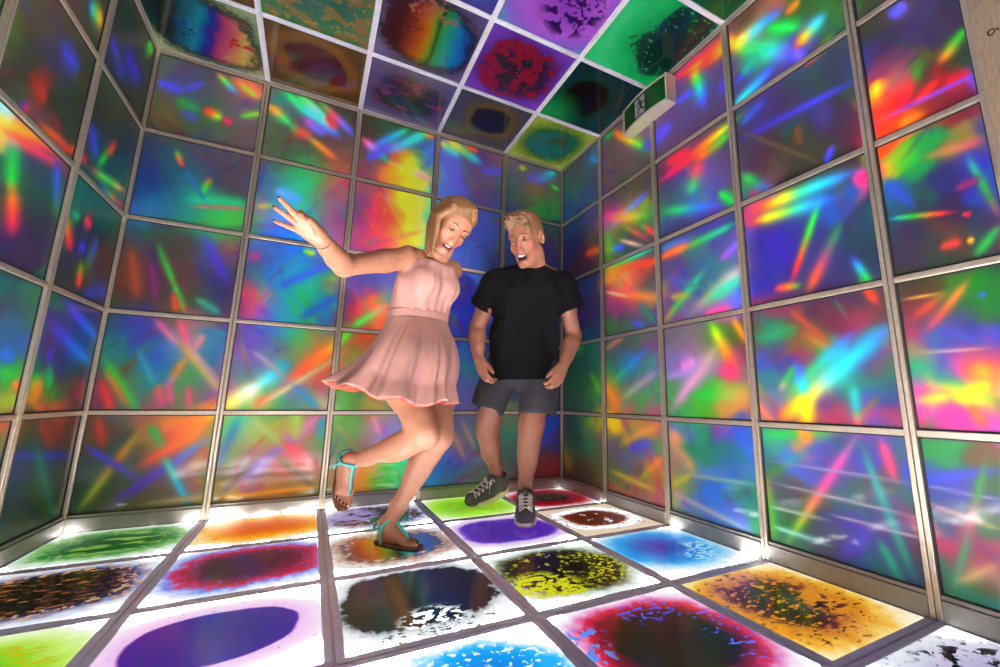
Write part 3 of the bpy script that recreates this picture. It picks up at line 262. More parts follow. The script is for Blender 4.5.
FOIL['R'] = ('''0.22,4.58,0.26,0.20,4c6458 0.63,4.54,0.23,0.19,50485c 0.74,4.09,0.22,0.17,504868 0.28,4.06,0.25,0.18,2c60a0 0.74,3.87,0.21,0.16,3c5488 0.49,4.21,0.21,0.16,3c6c58 0.80,4.52,0.14,0.12,3c80a0 1.25,4.42,0.21,0.18,644c54 1.59,4.09,0.18,0.16,5c4c54 1.78,4.19,0.17,0.16,6c5464 1.40,3.92,0.19,0.16,54483c 1.85,3.95,0.16,0.15,505048 1.19,3.88,0.16,0.14,60505c 2.28,4.08,0.17,0.17,54406c 2.54,4.15,0.15,0.17,504070 2.68,4.34,0.14,0.17,5c4878 2.92,4.43,0.13,0.16,60486c 2.38,3.84,0.13,0.14,584c60 2.84,4.06,0.13,0.15,4c3c68 2.96,4.14,0.10,0.13,504478 2.70,3.87,0.12,0.13,443c54 2.17,3.90,0.12,0.11,70485c 2.94,4.64,0.11,0.14,6c405c 3.21,4.63,0.11,0.16,5c4430 3.44,4.52,0.10,0.15,9a5c48 3.68,4.34,0.09,0.13,3c5c34 3.91,4.03,0.08,0.12,3c6c38 3.31,4.12,0.11,0.14,3c8060 3.63,3.91,0.09,0.12,4838a0 3.84,3.78,0.08,0.11,3c3c54 3.10,3.93,0.10,0.12,3c3460 3.33,3.86,0.10,0.13,463470 3.61,3.70,0.09,0.12,2c5444 3.16,4.09,0.09,0.12,503870 3.86,3.94,0.06,0.10,2c6c3c 4.11,3.88,0.07,0.11,3c3c2c 4.22,3.81,0.05,0.09,4c4050 0.36,3.71,0.27,0.19,34507c 0.74,3.72,0.21,0.16,5c4470 0.27,3.36,0.24,0.16,3c3c78 0.73,3.21,0.21,0.15,6c3c48 0.85,3.38,0.16,0.11,4c5c50 0.48,3.07,0.20,0.13,5c3c4c 1.29,3.70,0.20,0.16,4c502c 1.66,3.66,0.17,0.15,4a4838 1.18,3.58,0.16,0.13,c048a0 1.13,3.46,0.15,0.11,f05090 1.47,3.39,0.17,0.13,d08048 1.74,3.31,0.15,0.13,90a038 1.90,3.26,0.14,0.12,38a038 1.37,3.20,0.19,0.15,4c5838 1.73,3.13,0.17,0.14,50484c 1.20,3.05,0.18,0.13,509048 1.54,2.95,0.18,0.14,4c3c50 1.80,2.92,0.16,0.13,54404c 1.92,3.67,0.16,0.14,504440 1.89,3.13,0.13,0.11,40584c 2.30,3.71,0.16,0.16,5c3858 2.49,3.44,0.15,0.15,5450a0 2.68,3.51,0.14,0.14,604888 2.85,3.52,0.13,0.14,504058 3.02,3.62,0.10,0.11,34343c 2.21,3.46,0.14,0.13,3c3c68 2.47,3.28,0.12,0.12,50407c 2.27,3.26,0.14,0.13,3c6858 2.19,3.13,0.14,0.12,3c5c88 2.59,3.12,0.12,0.11,3c6ca0 2.81,2.98,0.13,0.13,4c4ca0 2.97,3.05,0.08,0.08,307850 2.69,2.88,0.11,0.11,40387c 2.32,2.91,0.13,0.12,483c6c 2.18,2.91,0.11,0.10,3c3c50 2.88,3.24,0.12,0.13,50405c 2.63,3.75,0.12,0.13,743858 2.95,2.82,0.08,0.08,303c58 2.77,3.20,0.11,0.11,5c4890 3.27,3.61,0.12,0.15,3c3468 3.52,3.58,0.11,0.14,402c54 3.82,3.54,0.08,0.11,303844 3.72,3.27,0.09,0.13,3c3440 3.92,3.22,0.07,0.10,402c48 3.40,3.20,0.11,0.13,40302c 3.15,3.35,0.11,0.13,443044 3.62,3.04,0.10,0.12,3c402c 3.86,3.02,0.07,0.10,502838 3.96,3.04,0.05,0.07,d03858 3.30,3.03,0.08,0.10,5c4448 3.53,2.91,0.09,0.11,34302c 3.78,2.87,0.06,0.08,3c3830 3.97,3.39,0.06,0.09,305038 3.74,3.51,0.07,0.09,2c4454 3.97,2.92,0.03,0.05,70b038 3.74,3.29,0.05,0.07,4a3cb0 3.50,3.33,0.08,0.10,2c4c48 4.13,3.54,0.07,0.12,38304c 4.29,3.51,0.07,0.11,40345c 4.43,3.43,0.05,0.09,38304c 4.50,3.23,0.05,0.08,30302c 4.25,3.33,0.05,0.08,8a4c50 4.11,3.36,0.06,0.10,b83c60 4.21,3.28,0.04,0.07,b0605c 4.10,3.22,0.05,0.08,f04830 4.07,3.27,0.04,0.06,ffb020 4.14,3.08,0.06,0.09,f83020 4.09,2.96,0.05,0.08,f04820 4.20,2.93,0.05,0.07,e05c18 4.28,2.95,0.06,0.09,903030 4.36,3.03,0.04,0.07,6c2c38 4.45,3.06,0.04,0.07,a02830 4.46,2.93,0.04,0.07,6c2c40 4.54,2.94,0.03,0.05,6840c0 4.36,3.21,0.04,0.07,504030 4.39,2.88,0.04,0.07,702830 4.32,3.23,0.03,0.04,38a030 4.20,3.15,0.04,0.07,e83038 4.02,3.55,0.05,0.07,3c3c80 4.53,3.14,0.04,0.06,34482c 0.72,2.71,0.19,0.12,3c4c80 0.89,2.47,0.17,0.11,54486c 0.71,2.37,0.18,0.11,4c3c78 0.82,2.08,0.18,0.11,34607c 0.21,2.61,0.24,0.14,44487c 1.19,2.73,0.16,0.11,f0a030 1.44,2.60,0.15,0.10,f0a050 1.70,2.65,0.15,0.11,c05048 1.85,2.44,0.14,0.11,3c7868 1.24,2.46,0.17,0.12,c05080 1.60,2.36,0.15,0.11,d06058 1.92,2.29,0.13,0.10,d09048 1.33,2.25,0.17,0.11,a04888 1.68,2.19,0.15,0.11,704c80 1.42,2.09,0.16,0.11,4c6048 1.75,2.00,0.14,0.10,506858 1.13,2.04,0.16,0.10,4c8040 1.91,2.09,0.12,0.09,504c80 1.86,2.55,0.12,0.10,604048 2.16,2.58,0.14,0.11,504078 2.28,2.33,0.13,0.11,5c4898 2.13,2.10,0.14,0.11,705080 2.54,2.42,0.12,0.10,40548c 2.43,2.61,0.12,0.11,40706c 2.71,2.42,0.13,0.12,3c7c74 2.88,2.51,0.10,0.10,506090 2.91,2.32,0.10,0.09,b08098 2.52,2.23,0.12,0.10,405c88 2.68,2.05,0.11,0.09,806088 2.89,2.05,0.09,0.08,5878e0 2.78,1.98,0.09,0.08,c06098 2.45,2.04,0.12,0.10,78648c 2.90,2.23,0.08,0.07,40a890 2.14,2.75,0.11,0.09,484c80 2.78,2.64,0.11,0.10,584c88 3.01,2.61,0.06,0.06,6850a0 3.19,2.81,0.09,0.09,b04c70 3.31,2.67,0.08,0.09,403c70 3.49,2.48,0.10,0.12,3c3c80 3.32,2.37,0.11,0.12,402ca0 3.10,2.35,0.11,0.11,3c3480 3.13,2.13,0.10,0.10,383090 3.38,2.11,0.09,0.10,443880 3.61,2.28,0.08,0.09,3a3a70 3.66,2.07,0.08,0.09,3c3464 3.82,2.36,0.07,0.09,284c54 3.95,2.42,0.06,0.07,2c4460 3.86,2.20,0.07,0.09,2c3c50 3.90,2.01,0.06,0.07,34405c 3.78,2.56,0.07,0.09,3058a0 3.58,2.64,0.07,0.08,3c6088 3.44,2.01,0.07,0.08,503070 3.78,1.97,0.06,0.07,443860 3.97,2.66,0.04,0.06,d04888 3.99,2.54,0.04,0.06,303c60 4.12,2.69,0.05,0.07,50a030 4.09,2.67,0.04,0.05,f0a020 4.24,2.66,0.06,0.08,208848 4.42,2.63,0.05,0.08,807040 4.54,2.62,0.04,0.06,40408c 4.12,2.48,0.06,0.08,2c5c88 4.04,2.31,0.06,0.08,2a4a58 4.21,2.41,0.06,0.08,28504c 4.36,2.47,0.05,0.08,303068 4.46,2.48,0.05,0.07,3434a0 4.51,2.34,0.04,0.06,3c3c9c 4.38,2.27,0.05,0.07,3c2c4c 4.47,2.20,0.04,0.06,3c3454 4.18,2.16,0.06,0.08,3c3844 4.08,2.13,0.05,0.07,40344c 4.31,2.11,0.05,0.07,5c3c38 4.43,2.04,0.04,0.06,3c4048 4.49,2.08,0.03,0.05,803050 4.26,2.04,0.04,0.06,3c4038 4.04,2.48,0.04,0.06,287058 0.34,1.73,0.23,0.13,306858 0.70,1.77,0.20,0.12,2c7868 0.80,1.50,0.17,0.10,387858 0.46,1.38,0.22,0.12,3c6c50 0.86,1.25,0.17,0.10,58a040 0.69,1.18,0.18,0.10,407860 0.26,1.18,0.20,0.11,44605c 1.22,1.78,0.19,0.12,5c5868 1.49,1.64,0.15,0.10,3c80c0 1.82,1.77,0.14,0.10,7c5078 1.73,1.56,0.14,0.10,3c9480 1.21,1.54,0.17,0.11,3c9070 1.11,1.36,0.16,0.10,a0a038 1.39,1.36,0.16,0.10,64787c 1.72,1.35,0.14,0.10,6c7c70 1.63,1.19,0.14,0.10,50a048 1.87,1.24,0.13,0.09,58a858 1.20,1.19,0.17,0.11,d09048 1.78,1.08,0.14,0.09,a06080 1.38,1.10,0.14,0.09,b05890 1.50,1.93,0.16,0.11,4c6858 1.89,1.50,0.12,0.08,6888a0 2.18,1.79,0.13,0.10,6c6870 2.36,1.67,0.12,0.10,8c7088 2.55,1.79,0.11,0.09,6c7858 2.71,1.81,0.10,0.09,407828 2.86,1.70,0.10,0.09,50682c 2.90,1.57,0.09,0.09,7c3c58 2.74,1.49,0.10,0.09,c04878 2.47,1.51,0.12,0.09,a080c8 2.22,1.48,0.13,0.10,8878b8 2.34,1.33,0.12,0.09,5c9060 2.57,1.32,0.11,0.09,40a840 2.82,1.28,0.10,0.08,98a048 2.14,1.24,0.13,0.10,508858 2.20,1.09,0.13,0.10,3ca058 2.50,1.15,0.11,0.09,50a030 2.76,1.11,0.10,0.08,c08848 2.91,1.19,0.07,0.07,d09058 2.93,1.40,0.07,0.07,a06090 2.65,1.62,0.11,0.09,8c9078 2.07,1.59,0.11,0.08,8070a8 2.73,1.32,0.08,0.07,70b038 3.15,1.87,0.10,0.10,8c3858 3.35,1.88,0.09,0.09,7c3454 3.54,1.88,0.08,0.09,503048 3.70,1.85,0.07,0.09,5c3444 3.88,1.84,0.06,0.07,5c3c48 3.05,1.72,0.09,0.08,506040 3.22,1.70,0.10,0.10,20805c 3.41,1.67,0.09,0.09,6c6c3c 3.55,1.69,0.08,0.09,6c5438 3.72,1.74,0.06,0.07,782c50 3.84,1.72,0.06,0.07,943c50 3.95,1.76,0.05,0.06,504440 3.17,1.58,0.08,0.08,704880 3.07,1.47,0.09,0.08,3c64b0 3.24,1.50,0.08,0.08,503c90 3.40,1.56,0.07,0.07,8c4068 3.61,1.58,0.06,0.07,40a080 3.90,1.54,0.06,0.08,208868 3.92,1.45,0.06,0.08,905068 3.83,1.42,0.07,0.08,803c60 3.96,1.35,0.05,0.06,208050 3.82,1.29,0.07,0.08,188058 3.67,1.26,0.07,0.08,18906c 3.10,1.31,0.08,0.08,30787c 3.17,1.19,0.10,0.09,60809c 3.04,1.11,0.09,0.08,a06870 3.20,1.08,0.08,0.08,8c4890 3.50,1.23,0.07,0.07,603c80 3.75,1.20,0.07,0.08,5048b0 3.89,1.20,0.06,0.07,384080 3.59,1.09,0.08,0.08,a83850 3.77,1.08,0.07,0.08,9c4090 3.90,1.07,0.05,0.06,983860 3.30,1.34,0.08,0.07,308c70 3.46,1.09,0.07,0.07,903c60 3.68,1.40,0.06,0.07,407060 4.07,1.84,0.05,0.06,3c3c2c 4.16,1.79,0.05,0.06,504428 4.27,1.82,0.04,0.06,40702c 4.39,1.74,0.05,0.07,1c7030 4.42,1.65,0.04,0.05,2c5c40 4.08,1.71,0.05,0.06,7c3440 4.19,1.69,0.04,0.06,703c5c 4.30,1.70,0.04,0.06,3c6050 4.27,1.62,0.04,0.06,504880 4.36,1.55,0.04,0.05,403890 4.41,1.58,0.03,0.05,5048d8 4.04,1.59,0.04,0.06,3c7c5c 4.11,1.58,0.05,0.06,90506c 4.20,1.54,0.04,0.06,3c68a0 4.28,1.50,0.04,0.06,5c4890 4.37,1.45,0.04,0.05,a84c78 4.05,1.47,0.05,0.06,a07858 4.14,1.43,0.05,0.06,708080 4.20,1.39,0.04,0.06,7848b0 4.28,1.39,0.04,0.06,d048a0 4.34,1.38,0.04,0.05,f86858 4.37,1.36,0.03,0.05,f89828 4.39,1.30,0.03,0.04,d89888 4.08,1.33,0.06,0.07,20a070 4.21,1.32,0.05,0.07,28a068 4.09,1.20,0.05,0.06,f838a8 4.17,1.17,0.04,0.06,f838a0 4.16,1.23,0.04,0.05,e0d038 4.24,1.20,0.04,0.05,e8d828 4.33,1.25,0.04,0.05,a0c030 4.36,1.20,0.03,0.05,7c6070 4.27,1.13,0.04,0.05,f050a0 4.35,1.12,0.03,0.05,c048a8 4.01,1.17,0.04,0.05,f850b0 4.07,1.09,0.05,0.06,b83888 4.18,1.09,0.04,0.06,c83090 4.32,1.07,0.04,0.05,a04898 4.00,1.05,0.04,0.05,a04858 0.33,0.78,0.22,0.12,3c5848 0.68,0.87,0.18,0.10,50984c 0.25,0.52,0.20,0.11,4c7048 0.67,0.62,0.20,0.11,308c60 0.44,0.35,0.21,0.12,605c40 0.83,0.88,0.15,0.09,d0b030 0.85,0.70,0.15,0.08,a06048 0.84,0.40,0.16,0.10,6c7050 0.32,0.27,0.19,0.11,605848 1.19,0.90,0.17,0.10,f0c030 1.46,0.97,0.14,0.09,b09048 1.70,0.87,0.14,0.09,d08848 1.85,0.93,0.12,0.08,a06078 1.18,0.67,0.17,0.10,6c6488 1.53,0.75,0.15,0.10,508c50 1.76,0.67,0.13,0.09,7058a8 1.44,0.53,0.15,0.10,6c6c98 1.17,0.39,0.17,0.10,607848 1.60,0.45,0.14,0.09,706c68 1.82,0.48,0.13,0.09,d08058 1.91,0.69,0.10,0.07,58a050 1.25,0.18,0.16,0.10,9c6850 1.58,0.19,0.14,0.10,a87058 1.81,0.24,0.13,0.09,b06858 1.08,0.55,0.15,0.09,706858 1.74,0.32,0.12,0.08,a08c48 2.19,0.90,0.13,0.09,5078b0 2.42,0.83,0.11,0.09,1c8858 2.64,0.89,0.10,0.09,7050b0 2.89,0.91,0.09,0.08,3c58c0 2.29,0.68,0.12,0.09,489068 2.68,0.73,0.12,0.10,187c60 2.87,0.75,0.09,0.08,3c70c8 2.22,0.49,0.12,0.09,80a048 2.40,0.52,0.11,0.09,5070c0 2.61,0.55,0.12,0.10,2c6cc0 2.86,0.59,0.09,0.08,2880a0 2.27,0.28,0.12,0.09,5c78b8 2.55,0.33,0.13,0.10,3078c8 2.84,0.39,0.09,0.08,1c8868 2.78,0.23,0.09,0.08,6c70c0 2.53,0.17,0.11,0.09,4888c0 2.17,0.62,0.13,0.09,a07080 2.11,0.76,0.10,0.08,e0906c 2.09,0.43,0.10,0.08,e08058 2.08,0.24,0.10,0.08,90a058 2.20,0.13,0.11,0.08,7090a8 2.92,0.26,0.05,0.05,3c8c58 3.14,0.89,0.10,0.09,40a070 3.25,0.83,0.09,0.09,5068d0 3.47,0.92,0.07,0.07,5c5cb0 3.66,0.93,0.07,0.08,38587c 3.83,0.95,0.07,0.07,5c4c90 3.93,0.90,0.05,0.06,306070 3.08,0.66,0.08,0.08,40706c 3.14,0.53,0.09,0.09,5c4c58 3.39,0.74,0.08,0.08,5058a8 3.58,0.73,0.08,0.08,604c88 3.76,0.76,0.07,0.07,4c48a8 3.88,0.72,0.05,0.06,6c4848 3.95,0.67,0.04,0.05,2c6060 3.05,0.36,0.08,0.08,40885c 3.20,0.33,0.09,0.09,286c38 3.39,0.50,0.08,0.08,5c5838 3.56,0.54,0.08,0.08,406078 3.71,0.57,0.07,0.08,405c58 3.84,0.53,0.05,0.06,5c4878 3.26,0.17,0.07,0.07,3c7c70 3.43,0.25,0.08,0.08,4c4c70 3.59,0.33,0.07,0.08,5040b0 3.76,0.34,0.07,0.07,484088 3.89,0.38,0.05,0.06,5c4070 3.90,0.22,0.04,0.05,3c4c60 3.58,0.20,0.07,0.08,544cb8 3.72,0.22,0.07,0.07,3c6888 3.93,0.15,0.04,0.05,385c54 3.48,0.39,0.06,0.07,485888 3.08,0.23,0.07,0.07,3c8c50 3.37,0.91,0.06,0.06,f09040 4.07,0.91,0.06,0.07,1c8848 4.15,0.87,0.05,0.07,18804c 4.28,0.93,0.04,0.05,6c5030 4.31,0.84,0.04,0.05,386038 4.05,0.74,0.06,0.07,3848b0 4.18,0.74,0.05,0.06,4440a8 4.29,0.71,0.03,0.05,384880 4.03,0.58,0.05,0.06,30506c 4.16,0.61,0.05,0.06,384070 4.26,0.58,0.04,0.05,2c6c38 4.03,0.42,0.05,0.06,a83c68 4.14,0.42,0.04,0.05,b03868 4.24,0.45,0.04,0.05,903858 4.04,0.26,0.04,0.06,388468 4.14,0.30,0.05,0.06,6c6048 4.24,0.33,0.04,0.05,8c6850 4.11,0.16,0.05,0.06,108878 4.20,0.18,0.04,0.05,108c7c 4.05,0.16,0.04,0.05,388868 3.99,0.46,0.04,0.05,c04058 4.21,0.52,0.03,0.04,a03858 3.95,0.32,0.04,0.05,603850''',
'''0.75,4.58,1.07,4.33,0.051,30a0d0 5070e0;1.26,4.69,1.97,4.00,0.078,d06030 f08030 c0c030 40c040 30b850;1.81,4.11,2.29,4.14,0.126,503cb0 5c4ce8 5c50d8;1.09,4.70,1.30,4.64,0.079,30a048;2.59,4.68,2.72,4.05,0.094,f03040 f8b020 40d850 30c0c0 4868f0 5848d8;2.32,4.67,3.10,4.56,0.095,d02858 e83058 f04050 e86030;2.43,4.64,3.15,4.49,0.050,f05030 f0c030 f09030;2.34,4.37,2.61,4.33,0.054,5050d8;2.87,4.15,3.04,4.14,0.102,4c40b0 5850c8;3.07,4.48,3.63,3.91,0.108,e0e030 60d860 30d880 40d8c0 6878f0 5c48e8;3.04,4.47,3.54,4.42,0.096,f0a020 f0e060 60d8f0 4090f8 5860f0;3.38,4.39,3.67,4.13,0.080,20b040 20c858 30b850;3.60,4.00,3.84,4.10,0.089,f06020 f8d030 50e0d0 48a8f8;2.69,4.56,3.07,4.54,0.108,e02838 f04830 f0a020 f0e030;3.01,3.85,3.43,3.97,0.074,50f0d0 30d8e0 3890f0 5048e0;3.66,3.79,3.88,3.88,0.053,f03828 50c030;3.06,4.09,3.26,4.11,0.050,404cc0;3.60,3.98,3.66,3.82,0.048,8870f8 7858f0;3.13,4.11,3.32,4.22,0.107,30a080;3.56,4.36,3.68,4.38,0.060,e07030 f0a030;0.61,3.19,0.98,3.14,0.088,e05038 f07030 c0a030;1.07,3.35,1.91,3.54,0.067,8080c8 7090e0 4858e0;1.41,3.31,1.88,2.95,0.046,50a040 c06048 a04868;1.73,3.20,2.01,2.96,0.055,40b040 e05048 d83870;1.04,3.11,1.47,3.01,0.065,e08030 30b8a0 4868e8 5050d8;1.09,3.53,1.87,3.25,0.097,f05080 f08850 c0b038 60b838;1.33,3.15,1.80,2.90,0.035,c09878 e8c8a0 b08870;1.12,3.56,1.14,2.97,0.123,c040a0 60a048 a0b030;2.07,3.57,3.08,3.72,0.080,d82878 e82868 f03840 f88020 e8d820 50d030;2.16,3.73,2.50,3.71,0.105,c82840 d83040;2.49,3.55,3.02,3.62,0.076,a03028 d07028 60a830 30b050;2.47,3.23,2.62,3.54,0.127,28b880 50a868 c85060 c04050;2.08,3.21,2.81,2.98,0.072,30a048 28b070 3878c8 5058d0;2.80,3.11,2.99,2.90,0.066,30c040 28b850 209858;3.06,3.50,4.00,3.42,0.047,3c3490 4038a0 4848c0 3c40b0;3.05,3.16,3.33,2.84,0.060,40c050 30a050 4868b0 5860c8;3.07,3.64,3.32,3.72,0.060,3868a8 4048b0;3.78,3.03,3.72,2.90,0.038,5848e0 4050e0;3.05,3.60,3.72,2.90,0.021,605040 585030;3.55,3.34,3.56,3.16,0.043,6c4828;4.21,3.72,4.30,3.76,0.078,5858d8 6868f0;4.41,3.22,4.55,3.36,0.053,f08028 a0a030 38a838 30a030;4.26,3.03,4.38,3.12,0.042,f04828 e03030;4.41,3.06,4.52,3.07,0.055,d02828 b02838;4.10,3.04,4.58,3.04,0.021,a050a0 8848c0 6048c0;4.17,2.94,4.30,2.95,0.058,f09820 b06820;4.09,3.34,4.07,3.20,0.058,f8a020 ffd028 f89020;1.04,2.54,2.00,2.26,0.081,d06070 e87050 e08848 d09848;1.06,2.54,1.48,2.39,0.024,f8d0a0 f0c8b0;1.07,2.85,1.84,2.71,0.086,f0a030 f06830 f04838;1.71,2.70,2.02,2.68,0.060,f05030 f06830;1.68,2.25,1.91,2.01,0.050,308868;1.51,2.08,1.75,1.99,0.057,5860c8;1.05,2.86,1.95,2.85,0.067,a0d040 40d050 30d8a0 30c8c0;2.03,2.79,2.44,2.76,0.068,3080c8 4070d0 5858e0;2.37,2.70,2.95,2.74,0.054,c0a030 30b060 28b880 30a890;2.02,2.70,2.41,2.72,0.070,e05830 e88030;2.04,1.99,2.59,2.41,0.062,d09030 50b050 30c080 30a088;2.44,2.05,2.98,2.30,0.094,a080a0 90b070 c0b8a8 e8d8e8;2.61,2.11,2.97,2.23,0.070,50b890 40c8a8 38d0c0;2.15,2.44,2.52,2.25,0.049,5048c0 30a070;2.14,2.24,2.40,2.20,0.051,c09848 90a048;2.56,1.98,2.85,1.99,0.066,e050a0 e060a0;2.77,2.45,3.00,2.57,0.064,a060c0 8068d8;3.14,2.79,3.90,2.76,0.076,f05030 f8a020 f0f030 50d8a0 30d0e8 40a0f8 5080f8;3.11,2.69,3.75,2.63,0.067,f06828 f8e028 b0e040 40d8c0 3890f0 4870e0;3.89,2.68,3.99,2.70,0.054,f03890 f04068;3.65,2.65,3.39,2.09,0.040,40a8c0 30d850 50c838 c08030 f03838 d83058;3.76,2.41,3.50,1.98,0.059,30a858 58786c b05878 e06040 d87830;3.81,2.16,3.91,1.91,0.034,4060e8 30b8d0 30d860 38d050;3.25,2.07,3.45,2.05,0.040,f03060 f08030 50c040;4.04,2.35,4.35,2.27,0.019,3898e0 30c888 40c040 d0a030 f05030 e03838;4.38,2.24,4.42,2.23,0.017,e02848;4.26,2.08,4.36,2.09,0.036,b04838 d84838 d04838;4.38,2.08,4.41,2.08,0.023,f0a020 f8d020;4.44,2.60,4.52,2.18,0.027,3868b8 30a088 30a050 508040 d06048;4.52,2.13,4.40,1.98,0.033,409060 30a850 48a048;4.05,2.62,4.18,2.37,0.050,3060c0 3850b0 3050a0;4.37,2.40,4.48,2.42,0.037,90305c 803068;4.04,2.71,4.24,2.67,0.061,f09020 60a830 28a048;4.24,2.67,4.52,2.63,0.044,708040 b07848 c04878;0.69,1.54,0.94,1.25,0.072,70b040;0.34,1.87,0.58,1.91,0.106,28b860;1.07,1.33,1.74,1.73,0.069,c0a038 40b088 3890d0 5070e0;1.29,1.19,1.95,1.50,0.072,a0b060 a0b098 b090b0 a098b0;1.01,1.37,1.29,1.05,0.116,f0a030 e08848;1.02,1.80,1.41,1.94,0.056,c08868;2.61,1.90,2.86,1.40,0.069,60e030 c0e020 f0a020 f07040 e84070;2.85,1.90,2.98,1.65,0.045,e0a030 d08030;2.09,1.09,2.70,1.68,0.095,b08898 d898c8 d0a0b0 a0a878;2.33,1.24,2.91,1.23,0.070,40a848 30b848 90b050 c0a050;2.69,1.47,2.86,1.38,0.090,e04888 d84070;2.00,1.41,2.47,1.49,0.059,a090c8;2.23,1.50,2.42,1.56,0.081,e080c8 d098d8;3.04,1.68,3.41,1.73,0.072,288860 28906c 508048;3.40,1.71,3.62,1.54,0.057,8c4848 b07830 a09038;3.29,1.25,3.77,1.65,0.068,a0b040 58b858 40b870 30b0c0 5088e0 6858c8;3.37,1.18,3.97,1.66,0.088,f8e820 f0f870 80f0e0 30d8f0 28c0f8 40a0f8 8070f8;3.18,1.03,3.47,1.25,0.083,f07030 f8b020 fff020 ffff60;3.40,1.23,3.35,1.48,0.066,60e8e8 30c8f0 5878f0 6858e8;3.22,1.27,3.35,1.45,0.045,f0a090 40b060 28a858;3.84,2.00,3.92,1.80,0.034,30d850 f04828 f05030 a04048;3.67,1.89,3.77,1.67,0.019,308868 a03048;3.85,1.21,3.67,1.00,0.028,70803c a05058 b04890;3.72,1.29,3.72,1.03,0.047,30b8a0 28b0b0 f08838;3.40,1.19,3.40,1.00,0.071,fff020 ffe820 f8c020;3.35,1.88,3.61,1.58,0.035,b04840 a05840;3.00,1.19,3.15,1.00,0.052,d08060;4.13,1.58,4.36,1.86,0.034,a04888 c05858 d08030 c08830;4.08,1.68,4.27,1.82,0.033,a04038 c05830 608830;4.39,1.78,4.41,1.75,0.020,4068c8;4.22,1.20,4.37,1.29,0.042,f8d020 f0e820 90d020;4.20,1.61,4.38,1.49,0.032,5848a8 4060a8;4.05,1.48,4.39,1.47,0.011,a09858 c0a0a8 b08080;4.04,1.81,4.25,1.81,0.012,907040 d0a050 907038;4.01,1.18,4.20,1.22,0.050,f860c0 f8c048 f0d830;4.33,1.41,4.37,1.30,0.039,f87050 f8a028 f09050;4.28,1.17,4.32,1.05,0.031,f86838 f07840 e85050;0.02,0.49,0.25,0.26,0.136,a08838 b09040;1.00,0.95,1.28,0.90,0.109,f8d028 f8c830;1.27,0.68,1.92,0.94,0.075,c09048 e0a050 d09050;1.08,0.37,1.81,0.28,0.046,b0a048 d0a848;1.41,0.64,1.76,0.75,0.083,7048c8 5868c8;1.59,0.35,1.96,0.64,0.064,80b838 e09048 d88860;2.08,0.90,2.34,0.51,0.100,e09870 d89870 c0a060;2.05,0.37,2.30,0.51,0.044,a0c040 d0a050;2.28,0.50,2.94,0.53,0.025,90a0a0 80a090 80a898;2.04,0.31,2.91,0.15,0.037,a098a8 b0a0b0 90c0c8;2.18,0.76,2.86,0.63,0.110,1c8858 207c70 3060b8;3.04,0.92,3.58,0.98,0.071,30c068 30b058 58a860;3.15,0.14,3.69,0.94,0.046,58b838 a0c838 e09058 e05898 d858a8 c080a0;3.35,1.05,3.39,0.88,0.075,f8a028 f08048;3.73,0.88,3.93,0.10,0.040,309878 30a090 308c88 30a080 3858c0;3.84,0.95,3.89,0.69,0.039,e05890 e04880 d04878 9c5870;3.04,0.73,4.00,0.71,0.013,7878a0 9088a8 807890;3.07,0.57,4.00,0.52,0.013,8080a0 a098a0 90889c;3.01,0.39,3.48,0.39,0.014,c0d0c0 90a090;3.48,0.43,3.99,0.41,0.012,a098b0 b0a0a8;3.04,0.25,3.46,0.23,0.022,a0e0d8 90d0c8;3.76,0.34,3.86,0.10,0.043,28a888 30b098 308c88;3.55,0.19,3.71,0.39,0.048,5848c8 5c50b8;3.04,0.58,3.05,0.15,0.058,c0a048 60b850 80a848;4.00,0.92,4.25,0.96,0.043,207848 1c9048;4.01,0.74,4.35,0.84,0.040,3850b8 4848c0 4c50a8;4.00,0.71,4.33,0.69,0.011,8080b0;4.30,0.88,4.10,0.23,0.030,508838 408848 b04868 508c60 50c0a0;4.09,0.21,4.28,0.37,0.038,a09868 c8a878 b88870;4.00,0.62,4.31,0.54,0.017,907090 a88078 b09058''')
